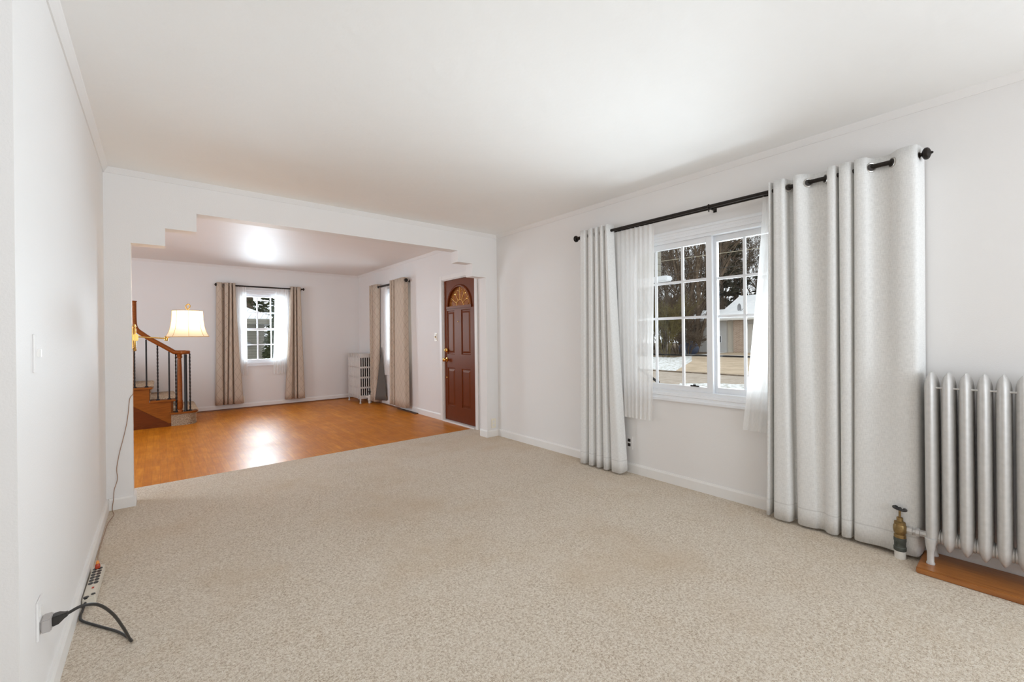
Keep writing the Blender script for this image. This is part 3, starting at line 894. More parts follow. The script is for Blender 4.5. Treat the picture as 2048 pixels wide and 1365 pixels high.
ka += [(0.898, 0.105, 0.862, 0.128), (0.878, 0.070, 0.852, 0.120), (0.83, 0.064, 0.835, 0.116), (0.796, 0.070, 0.816, 0.118), (0.788, 0.105, 0.808, 0.126), (0.781, 0.134, 0.796, 0.137), (0.765, 0.137, 0.772, 0.142), (0.748, 0.130, 0.752, 0.132), (0.742, 0.10, 0.745, 0.10), (0.739, 0.066, 0.742, 0.07)]
curtain('white_curtain', 'white linen curtain covering the sash edge, between sheer and widest panel', 'curtain', G1, (XR - 0.1, 0.93, 2.2),
        ka, 2.200, 0.028, rw, M['linen'], ((1.000, -50), (0.893, -50), (0.79, 40)), 0.1, ROD_Z, 'Y', hem=0.02, fl=0.45)
kb = [(0.734, 0.066, 0.738, 0.07), (0.731, 0.10, 0.735, 0.10), (0.724, 0.130, 0.729, 0.133), (0.70, 0.137, 0.712, 0.142), (0.676, 0.128, 0.690, 0.134), (0.668, 0.105, 0.683, 0.112), (0.662, 0.092, 0.678, 0.096),
      (0.658, 0.115, 0.674, 0.115), (0.650, 0.136, 0.666, 0.136), (0.63, 0.138, 0.645, 0.141), (0.606, 0.128, 0.622, 0.139), (0.592, 0.100, 0.60, 0.136), (0.572, 0.074, 0.58, 0.133), (0.54, 0.066, 0.555, 0.131), (0.508, 0.074, 0.525, 0.132),
      (0.488, 0.100, 0.505, 0.135), (0.465, 0.130, 0.475, 0.139), (0.43, 0.138, 0.44, 0.140), (0.398, 0.130, 0.405, 0.132), (0.388, 0.10, 0.394, 0.10), (0.382, 0.05, 0.389, 0.05), (0.378, 0.012, 0.385, 0.012)]
curtain('white_curtain', 'widest flat white linen curtain, beside the silver radiator', 'curtain', G1, (XR - 0.1, 0.55, 2.2), kb, 2.200, 0.034, rw, M['linen'], ((0.590, -50), (0.487, 40)), 0.1, ROD_Z, 'Y', hem=0.02, fl=0.4)

def sheer(label, group, loc, t0, t1, b0, b1, zt, zb, to3, n, d=0.05, amp=0.011, seed=0):
    rnd = random.Random(seed)
    k = []
    N = n * 4
    for i in range(N + 1):
        u = i / N
        ph = 2 * math.pi * n * u
        a = amp * (0.6 + 0.6 * rnd.random())
        k.append((t0 + (t1 - t0) * u, d + 0.5 * a * math.cos(ph), b0 + (b1 - b0) * u + 0.003 * rnd.random(), d + a * math.cos(ph)))
    c = tag(cloth(sheet(k, zt, zb, to3, nv=16, sub=2), 'sheer_curtain', M['sheer'], None, 0), label, 'sheer curtain', group)
    return c
G2 = 'white sheer curtains on the wide window'
sheer('white sheer hanging beside the tight pleated white curtain', G2, None, 2.405, 1.990, 2.372, 2.022, 2.150, 0.500, rw, 9, 0.05, 0.010, 1)
sheer('white sheer slanting outward at its foot, half behind the white curtain', G2, None, 1.164, 0.80, 1.305, 0.92, 2.150, 0.542, rw, 7, 0.05, 0.010, 2)

def finial(mb, c, axis, sgn, k=1.0):
    prof = [(0.014, 0), (0.017, 0.003), (0.017, 0.012), (0.010, 0.017), (0.009, 0.021), (0.021, 0.025), (0.029, 0.031), (0.031, 0.038), (0.030, 0.045), (0.024, 0.051), (0.015, 0.055), (0.007, 0.058), (0.006, 0.063), (0.001, 0.066)]
    return mb.lathe([(r * k, h * sgn * k) for r, h in prof], c, axis, 18)

def rod(label, loc, to3, axis, s0, s1, dist, z, brackets, r=0.0125, inner=None, fk=1.0):
    c = thing('curtain_rod', loc, label, 'curtain rod')
    build(MB().tube([to3(s0, dist, z), to3(s1, dist, z)], r, 14), 'rod', M['black'], c, smooth=True)
    lo, hi = min(s0, s1), max(s0, s1)
    build(finial(MB(), to3(lo, dist, z), axis, -1, fk), 'finial', M['black'], c, smooth=True)
    build(finial(MB(), to3(hi, dist, z), axis, 1, fk), 'finial', M['black'], c, smooth=True)
    if inner:
        build(MB().tube([to3(lo + 0.01, inner, z - 0.004), to3(hi - 0.01, inner, z - 0.004)], 0.007, 10), 'sheer_rod', M['black'], c, smooth=True)
    for s in brackets:
        mb = MB().tube([to3(s, 0.002, z - 0.01), to3(s, dist, z - 0.012)], 0.006, 8)
        p0, p1 = to3(s - 0.012, 0.0, z - 0.025), to3(s + 0.012, 0.006, z + 0.018)
        mb.box(p0[0], p1[0], p0[1], p1[1], p0[2], p1[2])
        mb.torus(to3(s, dist, z), r + 0.003, 0.0035, axis, 18, 6)
        mb.lathe([(0.004, 0), (0.004, 0.012), (0.008, 0.014), (0.008, 0.02)], tuple(Vector(to3(s, dist, z)) + Vector((0, 0, -0.038))), 'Z', 8)
        build(mb, 'bracket', M['black'], c, smooth=True)
    return c
rod('long black double curtain rod over the wide window', (XR - 0.1, 1.56, ROD_Z), rw, 'Y', 0.398, 2.765, 0.1, ROD_Z, (2.745, 1.512, 0.43), 0.0125, 0.05)

# far window curtains
G3 = 'beige lattice curtain panels of the far room'
G4 = 'white sheers of the far room'
curtain('lattice_curtain', 'beige lattice curtain of the far end window, on the stair side', 'curtain', G3, (0.9, Y2 - 0.09, 2.18),
        lobes_to_knots([(0.768, 0.845), (0.878, 0.94), (0.95, 0.985), (0.998, 1.036)], [(0.738, 0.845), (0.858, 0.905), (0.912, 0.985), (1.0, 1.142)], 0.13, 0.055, 0.135, 0.06),
        2.195, 0.105, fw_, M['lattice'], (0.855, 0.946, 0.99), 0.09, 2.157, 'X', nv=16)
curtain('lattice_curtain', 'beige lattice curtain of the far end window, nearer the far radiator', 'curtain', G3, (2.0, Y2 - 0.09, 2.18),
        lobes_to_knots([(1.91, 1.955), (1.965, 2.0), (2.012, 2.082)], [(1.806, 1.915), (1.955, 2.0), (2.01, 2.138)], 0.13, 0.055, 0.135, 0.06),
        2.195, 0.10, fw_, M['lattice'], (1.96, 2.005), 0.09, 2.157, 'X', nv=16)
sheer('white sheer of the far end window on the stair side', G4, None, 1.01, 1.205, 1.04, 1.21, 2.152, 0.575, fw_, 5, 0.045, 0.010, 3)
sheer('white sheer of the far end window on the radiator side', G4, None, 1.655, 1.88, 1.608, 1.85, 2.152, 0.58, fw_, 6, 0.045, 0.010, 4)
rod('thin black curtain rod over the far end window', (1.45, Y2 - 0.09, 2.157), fw_, 'X', 0.79, 2.10, 0.09, 2.157, (0.82, 2.09), 0.010, 0.045, 0.85)

cl = curtain('lattice_curtain', 'beige lattice curtain beside the far radiator, its grey lining showing', 'curtain', G3, (XR - 0.09, 7.8, 2.18),
        lobes_to_knots([(8.0, 7.93), (7.91, 7.85), (7.83, 7.65)], [(7.93, 7.88), (7.86, 7.82), (7.80, 7.71)], 0.13, 0.055, 0.15, 0.07),
        2.205, 0.045, rw, M['lattice'], (7.65,), 0.09, 2.157, 'Y', nv=16)
lin_k = [(7.568, 0.076, 7.72, 0.150), (7.566, 0.074, 7.66, 0.125), (7.564, 0.073, 7.59, 0.09), (7.562, 0.072, 7.52, 0.055), (7.560, 0.071, 7.47, 0.03)]
lo = cloth(sheet(lin_k, 1.05, 0.085, rw, nv=12), 'lining', M['lining'], cl, 0.002)
lo['label'] = 'grey curtain lining turned outward'
curtain('lattice_curtain', 'flat beige lattice curtain nearest the front door', 'curtain', G3, (XR - 0.09, 6.8, 2.18),
        lobes_to_knots([(7.07, 7.0), (6.965, 6.91), (6.87, 6.53)], [(7.10, 7.01), (6.97, 6.915), (6.88, 6.492)], 0.13, 0.045, 0.14, 0.06),
        2.205, 0.075, rw, M['lattice'], (6.62,), 0.09, 2.157, 'Y', nv=16)
sheer('white sheer swept to a point beside the grey curtain lining', G4, None, 7.66, 7.34, 7.66, 7.15, 2.152, 0.55, rw, 6, 0.045, 0.010, 5)
sheer('white sheer half hidden by the flat beige curtain nearest the door', G4, None, 7.12, 6.70, 7.18, 6.70, 2.152, 0.56, rw, 6, 0.045, 0.010, 6)
rod('short black curtain rod beside the front door wall', (XR - 0.09, 7.1, 2.157), rw, 'Y', 6.545, 7.96, 0.09, 2.157, (6.56, 7.92), 0.0125, 0.045, 1.0)

# ---------------------------------------------------------------- silver column radiator
rad = thing('column_radiator', (3.085, 0.10, 0.035), 'silver column radiator with pointed tops on a wooden board', 'radiator')
XC, DEP = 3.088, 0.165
def rad_ring(yc, z, wd, dp, n=40):
    ring = []
    for i in range(n):
        a = 2 * math.pi * i / n
        ca, sa_ = math.cos(a), math.sin(a)
        x = (abs(ca) ** 0.75) * (1 if ca > 0 else -1) * dp / 2
        x += (0.003 if ca > 0 else -0.003) * max(0, abs(ca) - 0.975) / 0.025 * min(1, dp / DEP)   # seam ridge
        y = (abs(sa_) ** 0.85) * (1 if sa_ > 0 else -1) * wd / 2
        ring.append((XC + x, yc + y, z))
    return ring
prof = [(0.103, 0.004, 0.07), (0.110, 0.018, 0.095), (0.121, 0.031, 0.118), (0.136, 0.042, 0.138), (0.158, 0.050, 0.155), (0.19, 0.053, DEP), (0.925, 0.053, DEP), (0.946, 0.051, 0.160), (0.964, 0.046, 0.150), (0.979, 0.038, 0.136), (0.991, 0.027, 0.118), (1.000, 0.015, 0.10), (1.007, 0.003, 0.085)]
for k in range(8):
    yc = 0.344 - 0.0612 * k
    sec = build(MB().loft([rad_ring(yc, z, w_, dp) for z, w_, dp in prof]), 'section', M['silver'], rad, smooth=True, angle=50)
    if k in (0, 7):
        for xx in (XC - 0.068, XC + 0.062):
            build(MB().lathe([(0.0165, 0.0), (0.017, 0.006), (0.0135, 0.014), (0.0135, 0.06), (0.018, 0.085), (0.022, 0.13)], (xx, yc + (0.004 if k == 0 else 0), 0.0352), 'Z', 14), 'leg', M['silver'], sec, smooth=True)
for k in range(7):
    ym = 0.344 - 0.0612 * (k + 0.5)
    build(MB().lathe([(0.030, -0.016), (0.036, -0.010), (0.036, -0.002), (0.031, 0), (0.036, 0.002), (0.036, 0.010), (0.030, 0.016)], (XC - 0.012, ym, 0.166), 'Y', 18), 'hub', M['silver'], rad, smooth=True)
    build(MB().lathe([(0.007, -0.012), (0.0045, -0.005), (0.0045, 0.005), (0.007, 0.012)], (XC - 0.055, ym, 0.930), 'Y', 10), 'tie_rod', M['silver'], rad, smooth=True)
pl = MB().box(2.925, XR - 0.018, -0.30, 0.391, 0.006, 0.0352)
tag(build(pl, 'radiator_board', M['board_wood'], bevel=0.004), 'stained wooden board under the silver radiator', 'wooden board')
va = thing('radiator_valve', (3.056, 0.47, 0.005), 'brass radiator valve with black handwheel beside the silver radiator', 'radiator valve')
vc = (3.056, 0.470, 0.0)
build(MB().lathe([(0.0235, 0.004), (0.0235, 0.052)], vc, 'Z', 18), 'pipe_stub', M['pipe_white'], va, smooth=True)
build(MB().lathe([(0.024, 0.046), (0.027, 0.050), (0.027, 0.066), (0.024, 0.070), (0.025, 0.096), (0.0265, 0.099), (0.0265, 0.114), (0.022, 0.118)], vc, 'Z', 20), 'coupling', M['green_pipe'], va, smooth=True, angle=28)
build(MB().lathe([(0.020, 0.114), (0.0255, 0.117), (0.0255, 0.130), (0.021, 0.134), (0.026, 0.143), (0.0285, 0.160), (0.0275, 0.178), (0.0235, 0.187), (0.0245, 0.190), (0.0235, 0.199), (0.014, 0.204), (0.0135, 0.207), (0.0135, 0.222), (0.0105, 0.224), (0.005, 0.225)], vc, 'Z', 22), 'valve_body', M['old_brass'], va, smooth=True, angle=28)
build(MB().lathe([(0.0052, 0.222), (0.0052, 0.262)], vc, 'Z', 12), 'stem', M['old_brass'], va, smooth=True)
tl_ = Matrix.Rotation(math.radians(9), 3, 'X') @ Matrix.Rotation(math.radians(5), 3, 'Y')
wh = MB().torus((vc[0], vc[1], 0.270), 0.025, 0.0065, 'Z', 28, 10, tl_)
wh.lathe([(0.009, 0.260), (0.010, 0.268), (0.007, 0.276), (0.001, 0.277)], vc, 'Z', 12)
for a in range(3):
    q = tl_ @ Vector((0.023 * math.cos(a * 2.094), 0.023 * math.sin(a * 2.094), 0))
    wh.tube([(vc[0], vc[1], 0.268), (vc[0] + q.x, vc[1] + q.y, 0.270 + q.z)], 0.004, 6)
build(wh, 'handwheel', M['black_plastic'], va, smooth=True)
build(MB().lathe([(0.019, 0.022 - 0.05), (0.021, -0.034), (0.021, -0.050), (0.014, -0.052), (0.014, -0.062), (0.022, -0.064), (0.022, -0.078), (0.017, -0.080), (0.017, -0.105)], (vc[0] + 0.012, vc[1] + 0.002, 0.162), 'Y', 8), 'union_nut', M['silver'], va, smooth=True, angle=28)

# ---------------------------------------------------------------- plates, strip, cords by the walls
def plate(name, label, cat, to3, s, z, w_, h_, mat, holes, screw=True, loc=None):
    p = thing(name, to3(s, 0, z), label, cat)
    mb = MB()
    a, b = to3(s - w_ / 2, 0.0, z - h_ / 2), to3(s + w_ / 2, 0.006, z + h_ / 2)
    mb.box(a[0], b[0], a[1], b[1], a[2], b[2])
    build(mb, 'cover_plate', mat, p, bevel=0.002)
    for (ds, dz, hw, hh, m_, nm, dep) in holes:
        a, b = to3(s + ds - hw / 2, 0.004, z + dz - hh / 2), to3(s + ds + hw / 2, 0.006 + dep, z + dz + hh / 2)
        build(MB().box(a[0], b[0], a[1], b[1], a[2], b[2]), nm, m_, p, bevel=0.001)
    return p
sock = lambda m_: [(0, 0.020, 0.028, 0.026, m_, 'socket', 0.002), (0, -0.020, 0.028, 0.026, m_, 'socket', 0.002)]
lw = lambda s, d, z: (XL + d, s, z)
pw = lambda s, d, z: (s, Y1 - d, z)
plate('wall_outlet', 'white duplex outlet with dark sockets under the wide window', 'outlet', rw, 2.290, 0.267, 0.070, 0.115, M['wall'], sock(M['dark']))
o_ = plate('wall_outlet', 'pale outlet on the narrow stub beside the front door', 'outlet', pw, 3.135, 0.165, 0.070, 0.115, M['ivory'], sock(M['white_plastic']))
plate('wall_outlet', 'outlet peeking from behind the beige curtain by the stairs', 'outlet', fw_, 1.135, 0.16, 0.070, 0.115, M['ivory'], sock(M['grey_plastic']))
plate('light_switch', 'white light switch halfway up the left wall', 'light switch', lw, 1.968, 1.176, 0.072, 0.118, M['wall'], [(0, 0, 0.010, 0.024, M['white_plastic'], 'toggle', 0.008)])
plate('wall_plate', 'white outlet plate holding the grey plug adapter', 'outlet', lw, 1.968, 0.355, 0.072, 0.118, M['wall'], sock(M['white_plastic']))
plate('light_switch', 'cream light switch with brass middle beside the front door', 'light switch', rw, 5.708, 1.223, 0.072, 0.118, M['ivory'], [(0, 0.03, 0.03, 0.022, M['white_plastic'], 'toggle', 0.010), (0, -0.03, 0.03, 0.022, M['white_plastic'], 'toggle', 0.010), (0, 0, 0.014, 0.024, M['old_brass'], 'toggle', 0.014)])
ad = MB().box(XL + 0.008, XL + 0.031, 1.945, 1.993, 0.311, 0.352)
tag(build(ad, 'plug_adapter', M['grey_plastic'], bevel=0.003), 'grey plug adapter in the low plate on the left wall', 'plug adapter')

pc = thing('power_cable', (XL + 0.035, 1.97, 0.335), 'thick black cord looping from the grey adapter to the power strip', 'power cord')
build(MB().loft([[(XL + 0.031, 1.970 + a * 0.016, 0.334 + b * 0.015) for a, b in ((-1, -1), (1, -1), (1, 1), (-1, 1))],
                 [(XL + 0.046, 1.970 + a * 0.015, 0.336 + b * 0.014) for a, b in ((-1, -1), (1, -1), (1, 1), (-1, 1))],
                 [(XL + 0.058, 1.972 + a * 0.008, 0.339 + b * 0.008) for a, b in ((-1, -1), (1, -1), (1, 1), (-1, 1))],
                 [(XL + 0.066, 1.973 + a * 0.006, 0.341 + b * 0.006) for a, b in ((-1, -1), (1, -1), (1, 1), (-1, 1))]]), 'plug', M['black_plastic'], pc, bevel=0.002)
CORD = [(-0.232, 1.973, 0.341), (-0.200, 1.985, 0.346), (-0.165, 2.02, 0.318), (-0.135, 2.10, 0.235), (-0.113, 2.20, 0.125), (-0.098, 2.275, 0.035), (-0.094, 2.302, 0.012), (-0.105, 2.335, 0.012), (-0.142, 2.413, 0.012), (-0.205, 2.51, 0.012), (-0.262, 2.60, 0.012), (-0.274, 2.65, 0.012), (-0.272, 2.69, 0.016), (-0.268, 2.725, 0.026), (-0.266, 2.745, 0.030)]
build(MB().tube(crom(CORD, 8), 0.0048, 10), 'cable', M['black_plastic'], pc, smooth=True)

ps = thing('power_strip', (-0.257, 2.92, 0.006), 'beige power strip with a double row of dark sockets against the baseboard', 'power strip')
ax = Vector((0.006, 0.40, 0)).normalized()
def onstrip(u, s_, z):  # u along, s_ across
    c = Vector((-0.2555, 2.735, 0)) + ax * u + Vector((1, -0.015, 0)) * s_
    return (c.x, c.y, z)
sm = MB().prism([onstrip(0, -0.023, 0.0065), onstrip(0.372, -0.023, 0.0065), onstrip(0.372, 0.023, 0.0065), onstrip(0, 0.023, 0.0065)], (0, 0, 0.040))
build(sm, 'housing', M['beige_plastic'], ps, bevel=0.004)
for k in range(6):
    u = 0.155 + k * 0.033
    for s_ in (-0.010, 0.009):
        c = onstrip(u, s_, 0)
        mb = MB().lathe([(0.0095, 0.045), (0.0095, 0.048), (0.002, 0.048)], (c[0], c[1], 0), 'Z', 14, 0.95, 1.35)
        build(mb, 'socket', M['black_plastic'], ps, smooth=True)
c = onstrip(0.012, -0.010, 0)
build(MB().lathe([(0.010, 0.040), (0.010, 0.0495), (0.006, 0.051)], (c[0], c[1], 0), 'Z', 16), 'cord_grip', M['black_plastic'], ps, smooth=True)
c = onstrip(0.03, 0.012, 0)
build(MB().lathe([(0.008, 0.044), (0.007, 0.0495), (0.003, 0.050)], (c[0], c[1], 0), 'Z', 16), 'breaker_button', M['black_plastic'], ps, smooth=True)
c = onstrip(0.10, 0.004, 0)
build(MB().box(c[0] - 0.004, c[0] + 0.004, c[1] - 0.006, c[1] + 0.006, 0.044, 0.049), 'indicator_lamp', M['red_plug'], ps)

lc = thing('lamp_cord', (-0.27, 3.6, 0.01), 'thin brown lamp cord running down the post to the power strip', 'lamp cord')
LC = [(-0.146, 4.262, 1.14), (-0.1475, 4.255, 1.00), (-0.1475, 4.215, 0.86), (-0.150, 4.1905, 0.82), (-0.166, 4.189, 0.79), (-0.176, 4.189, 0.68), (-0.186, 4.189, 0.60), (-0.207, 4.189, 0.49), (-0.224, 4.189, 0.41), (-0.240, 4.189, 0.30), (-0.237, 4.189, 0.22), (-0.254, 4.189, 0.15), (-0.258, 4.175, 0.085), (-0.264, 4.170, 0.03), (-0.262, 4.15, 0.009), (-0.250, 4.05, 0.009), (-0.268, 3.90, 0.009), (-0.272, 3.70, 0.009), (-0.274, 3.5, 0.009), (-0.272, 3.32, 0.012), (-0.260, 3.20, 0.03), (-0.2535, 3.10, 0.070), (-0.2515, 3.064, 0.083)]
build(MB().tube(crom(LC, 5), 0.0021, 6), 'cable', M['cord_brown'], lc, smooth=True)
c = onstrip(0.322, -0.001, 0)
build(MB().lathe([(0.009, 0.0485), (0.011, 0.054), (0.010, 0.066), (0.007, 0.072)], (c[0], c[1], 0), 'Z', 14), 'plug', M['red_plug'], lc, smooth=True)
build(MB().lathe([(0.007, 0.072), (0.0065, 0.080), (0.003, 0.087)], (c[0], c[1] + 0.003, 0), 'Z', 14), 'plug_tip', M['orange_plug'], lc, smooth=True)

# ---------------------------------------------------------------- swing-arm lamp on the jamb
lp = thing('wall_lamp', (-0.152, 4.265, 1.23), 'lit brass swing-arm wall lamp with ivory bell shade, on the left post', 'wall lamp')
ly = 4.268
build(MB().box(-0.152, -0.147, ly - 0.028, ly + 0.028, 1.15, 1.325), 'back_plate', M['brass'], lp, bevel=0.003)
tb = MB().lathe([(0.006, 1.135), (0.010, 1.140), (0.011, 1.152), (0.007, 1.158), (0.0085, 1.165), (0.0085, 1.305), (0.006, 1.312), (0.009, 1.322), (0.005, 1.336)], (-0.138, ly, 0), 'Z', 14)
build(tb, 'column', M['brass'], lp, smooth=True)
build(MB().box(-0.147, -0.117, ly - 0.013, ly + 0.013, 1.212, 1.262), 'pivot_block', M['brass'], lp, bevel=0.004)
build(MB().tube([(-0.118, ly, 1.242), (0.045, ly, 1.228)], 0.0052, 12), 'arm', M['brass'], lp, smooth=True)
kn = MB().lathe([(0.011, -0.018), (0.013, -0.010), (0.013, 0.008), (0.009, 0.016), (0.005, 0.020)], (0.045, ly, 1.227), 'Z', 14)
kn.tube([(0.045, ly, 1.228), (0.075, ly + 0.008, 1.246), (0.12, ly + 0.014, 1.252), (0.172, ly + 0.02, 1.250)], 0.005, 10)
build(kn, 'elbow', M['brass'], lp, smooth=True)
LX, LY = 0.180, ly + 0.022
build(MB().lathe([(0.012, 1.240), (0.016, 1.246), (0.014, 1.295), (0.017, 1.300), (0.017, 1.330)], (LX, LY, 0), 'Z', 14), 'bulb_socket', M['brass'], lp, smooth=True)
build(MB().lathe([(0.008, 1.330), (0.014, 1.345), (0.026, 1.372), (0.028, 1.39), (0.020, 1.41), (0.002, 1.42)], (LX, LY, 0), 'Z', 14), 'bulb', M['bulb'], lp, smooth=True)
ZS = [1.240, 1.256, 1.275, 1.30, 1.33, 1.37, 1.41, 1.448]
RS = [0.139, 0.1305, 0.1215, 0.113, 0.1065, 0.1015, 0.099, 0.098]
shm = MB()
rings = []
NS = 48
for r, z in zip(RS, ZS):
    ring = []
    for i in range(NS):
        a = 2 * math.pi * (i + 0.0) / NS
        q = r * (1 - 0.022 * abs(math.sin(4 * a)))
        ring.append((LX + q * math.cos(a), LY + q * math.sin(a), z))
    rings.append(ring)
shm.loft(rings, cap=False)
so = build(shm, 'lamp_shade', M['shade'], lp, smooth=True)
sm_ = MB()
for k in range(8):
    a = math.pi / 4 * k
    sm_.tube([(LX + (r + 0.0012) * math.cos(a), LY + (r + 0.0012) * math.sin(a), z) for r, z in zip(RS, ZS)], 0.0016, 6)
for z, r in ((1.241, 0.136), (1.447, 0.0985)):
    sm_.torus((LX, LY, z), r, 0.003, 'Z', 40, 6)
build(sm_, 'shade_piping', plain('shade_piping_fabric', (0.62, 0.47, 0.30, 1), 0.7), so, smooth=True)
fm = MB().tube([(LX, LY, 1.42), (LX, LY, 1.462)], 0.004, 8)
fm.tube(crom([(LX, LY, 1.455), (LX + 0.012, LY, 1.470), (LX + 0.016, LY, 1.490), (LX + 0.006, LY, 1.500), (LX - 0.008, LY, 1.490), (LX - 0.010, LY, 1.472), (LX, LY, 1.458)], 5), 0.004, 8)
build(fm, 'shade_finial', M['brass'], lp, smooth=True)
for k in range(3):
    a = 2.1 * k + 0.5
    fm2 = MB().tube([(LX, LY, 1.446), (LX + 0.097 * math.cos(a), LY + 0.097 * math.sin(a), 1.446)], 0.0015, 6)
    build(fm2, 'shade_spoke', M['brass'], so)
pd = bpy.data.lights.new('wall_lamp_bulb_light', 'POINT')
pd.energy = 4.0
pd.color = (1.0, 0.79, 0.56)
pd.shadow_soft_size = 0.03
pl_ = bpy.data.objects.new('wall_lamp_bulb_light', pd)
COL.objects.link(pl_)
pl_.location = (LX + 0.02, LY, 1.385)

# ---------------------------------------------------------------- staircase
YS = 7.78
st = thing('staircase', (-0.1, YS, 0), 'oak staircase with carpet runner, iron balusters and curled handrail', 'staircase')
RISE, RUN = 0.190, 0.250
nose = [0.435, 0.180, -0.072, -0.325, -0.578, -0.831]
# skirt: stepped side board below the treads
sk = [(-1.2, 0.0), (0.125, 0.0)]
for k in range(1, 5):
    sk += [(nose[k] - 0.045, RISE * k if k > 1 else 0.0), (nose[k] - 0.045, RISE * (k + 1) - 0.028)]
sk = [(0.128, 0.0), (0.128, RISE * 2 - 0.028), (nose[2] - 0.035, RISE * 2 - 0.028), (nose[2] - 0.035, RISE * 3 - 0.028), (nose[3] - 0.035, RISE * 3 - 0.028), (nose[3] - 0.035, RISE * 4 - 0.028), (nose[4] - 0.035, RISE * 4 - 0.028), (nose[4] - 0.035, RISE * 5 - 0.028), (-1.0, RISE * 5 - 0.028), (-1.0, 0.0)]
build(MB().prism([(x, YS, z) for x, z in sk], (0, 0.03, 0)), 'stringer', M['stair_wood'], st)
# lower triangular panel with a slim diagonal strip
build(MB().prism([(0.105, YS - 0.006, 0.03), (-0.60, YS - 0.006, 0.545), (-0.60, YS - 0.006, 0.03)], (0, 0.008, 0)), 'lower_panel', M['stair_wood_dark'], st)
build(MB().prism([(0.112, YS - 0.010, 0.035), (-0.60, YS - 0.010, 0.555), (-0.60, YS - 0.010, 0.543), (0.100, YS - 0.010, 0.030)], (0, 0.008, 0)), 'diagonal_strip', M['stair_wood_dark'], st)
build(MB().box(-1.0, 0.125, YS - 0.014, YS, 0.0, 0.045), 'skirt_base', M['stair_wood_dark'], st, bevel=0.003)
# bullnose bottom step
def bull(off, y0):
    pts = [(0.128, y0)]
    for i in range(9):
        a = -R90 + R90 * i / 8
        pts.append((0.435 + off - 0.12 + 0.12 * math.cos(a), y0 + 0.12 + 0.12 * math.sin(a)))
    pts += [(0.435 + off, Y2 - 0.002), (0.128, Y2 - 0.002)]
    return pts
build(MB().prism([(x, y, 0.0) for x, y in bull(-0.02, YS - 0.015)], (0, 0, RISE - 0.025)), 'bottom_riser', M['riser_carpet'], st)
build(MB().prism([(x - (0.02 if x < 0.13 else 0), y, RISE - 0.025) for x, y in bull(0.004, YS - 0.035)], (0, 0, 0.025)), 'tread', M['stair_wood'], st, bevel=0.004)
for k in range(1, 5):
    build(MB().box(nose[k] - RUN - 0.03, nose[k], YS - 0.03, Y2 - 0.002, RISE * (k + 1) - 0.028, RISE * (k + 1)), 'tread', M['stair_wood'], st, bevel=0.006)
# carpet runner over treads and risers
run = MB()
path = [(nose[0] + 0.012, 0.002)]
for k in range(5):
    z = RISE * (k + 1)
    path += [(nose[k] - 0.022, z - 0.05), (nose[k] + 0.006, z - 0.03), (nose[k] + 0.008, z - 0.006), (nose[k] - 0.006, z + 0.008), (nose[k + 1] - 0.03, z + 0.008)]
path[0] = (nose[0] - 0.016, 0.002)
NY = 2
ycols = [YS + 0.10, Y2 - 0.012]
vs_, fs_ = [], []
for (x, z) in path:
    for y in ycols: vs_.append((x, y, z))
for i in range(len(path) - 1):
    fs_.append((2 * i, 2 * i + 1, 2 * i + 3, 2 * i + 2))
run.add(vs_, fs_)
ro = build(run, 'carpet_runner', M['stair_carpet'], st, smooth=True, angle=70)
md = ro.modifiers.new('thickness', 'SOLIDIFY'); md.thickness = 0.012; md.offset = 0
# risers seen from the side
for k in range(1, 5):
    build(MB().box(nose[k] - 0.05, nose[k] - 0.03, YS + 0.03, Y2 - 0.003, RISE * k, RISE * (k + 1) - 0.028), 'riser', M['stair_wood'], st)
YBAL = YS + 0.005
def baluster(x, y, z0, z1, twisted):
    mb = MB()
    if twisted:
        n = 60
        mb.tube([(x, y, z0 + (z1 - z0) * i / n) for i in range(n + 1)], 0.0105, 4, twist=0.42)
    else:
        mb.tube([(x, y, z0), (x, y, z1)], 0.0095, 8)
    mb.lathe([(0.024, 0.0), (0.024, 0.006), (0.013, 0.018), (0.010, 0.022)], (x, y, z0), 'Z', 12)
    return build(mb, 'baluster', M['iron'], st, smooth=not twisted)
def rail_z(x):   # top of the rail
    return 1.072 + max(0, (0.17 - x)) * 0.70
for x, k, tw in ((-0.258, 3, True), (-0.134, 3, False), (-0.014, 2, True), (0.111, 2, False)):
    baluster(x, YBAL, RISE * k + 0.001, rail_z(x) - 0.055, tw)
baluster(0.186, YS - 0.01, RISE + 0.001, 1.02, True)
baluster(0.347, YS + 0.03, RISE + 0.001, 1.02, True)
build(MB().lathe([(0.026, 0), (0.026, 0.01), (0.019, 0.022), (0.0185, 0.82)], (0.296, YS + 0.01, RISE + 0.001), 'Z', 14), 'iron_post', M['iron'], st, smooth=True)
build(MB().lathe([(0.034, 0.0), (0.034, 0.02), (0.026, 0.035), (0.034, 0.05), (0.036, 0.10), (0.033, 0.14), (0.036, 0.15), (0.031, 0.17), (0.030, 0.45), (0.026, 0.72), (0.024, 0.765), (0.033, 0.775), (0.034, 0.79), (0.027, 0.80), (0.030, 0.815), (0.034, 0.83)], (0.228, YS + 0.01, RISE), 'Z', 20), 'newel_post', M['rail_wood'], st, smooth=True)
hr = [(-0.258, 1.745), (-0.258, 1.60), (-0.256, 1.47), (-0.246, 1.40), (-0.220, 1.352), (-0.175, 1.31), (-0.10, 1.245), (0.0, 1.172), (0.10, 1.100), (0.150, 1.062), (0.175, 1.047), (0.215, 1.042), (0.30, 1.042)]
pts = [(x, YS, z - 0.0) for x, z in hr]
hm = MB().tube(crom(pts, 4), 0.030, 14, (0.85, 1.0))
build(hm, 'handrail', M['rail_wood'], st, smooth=True)
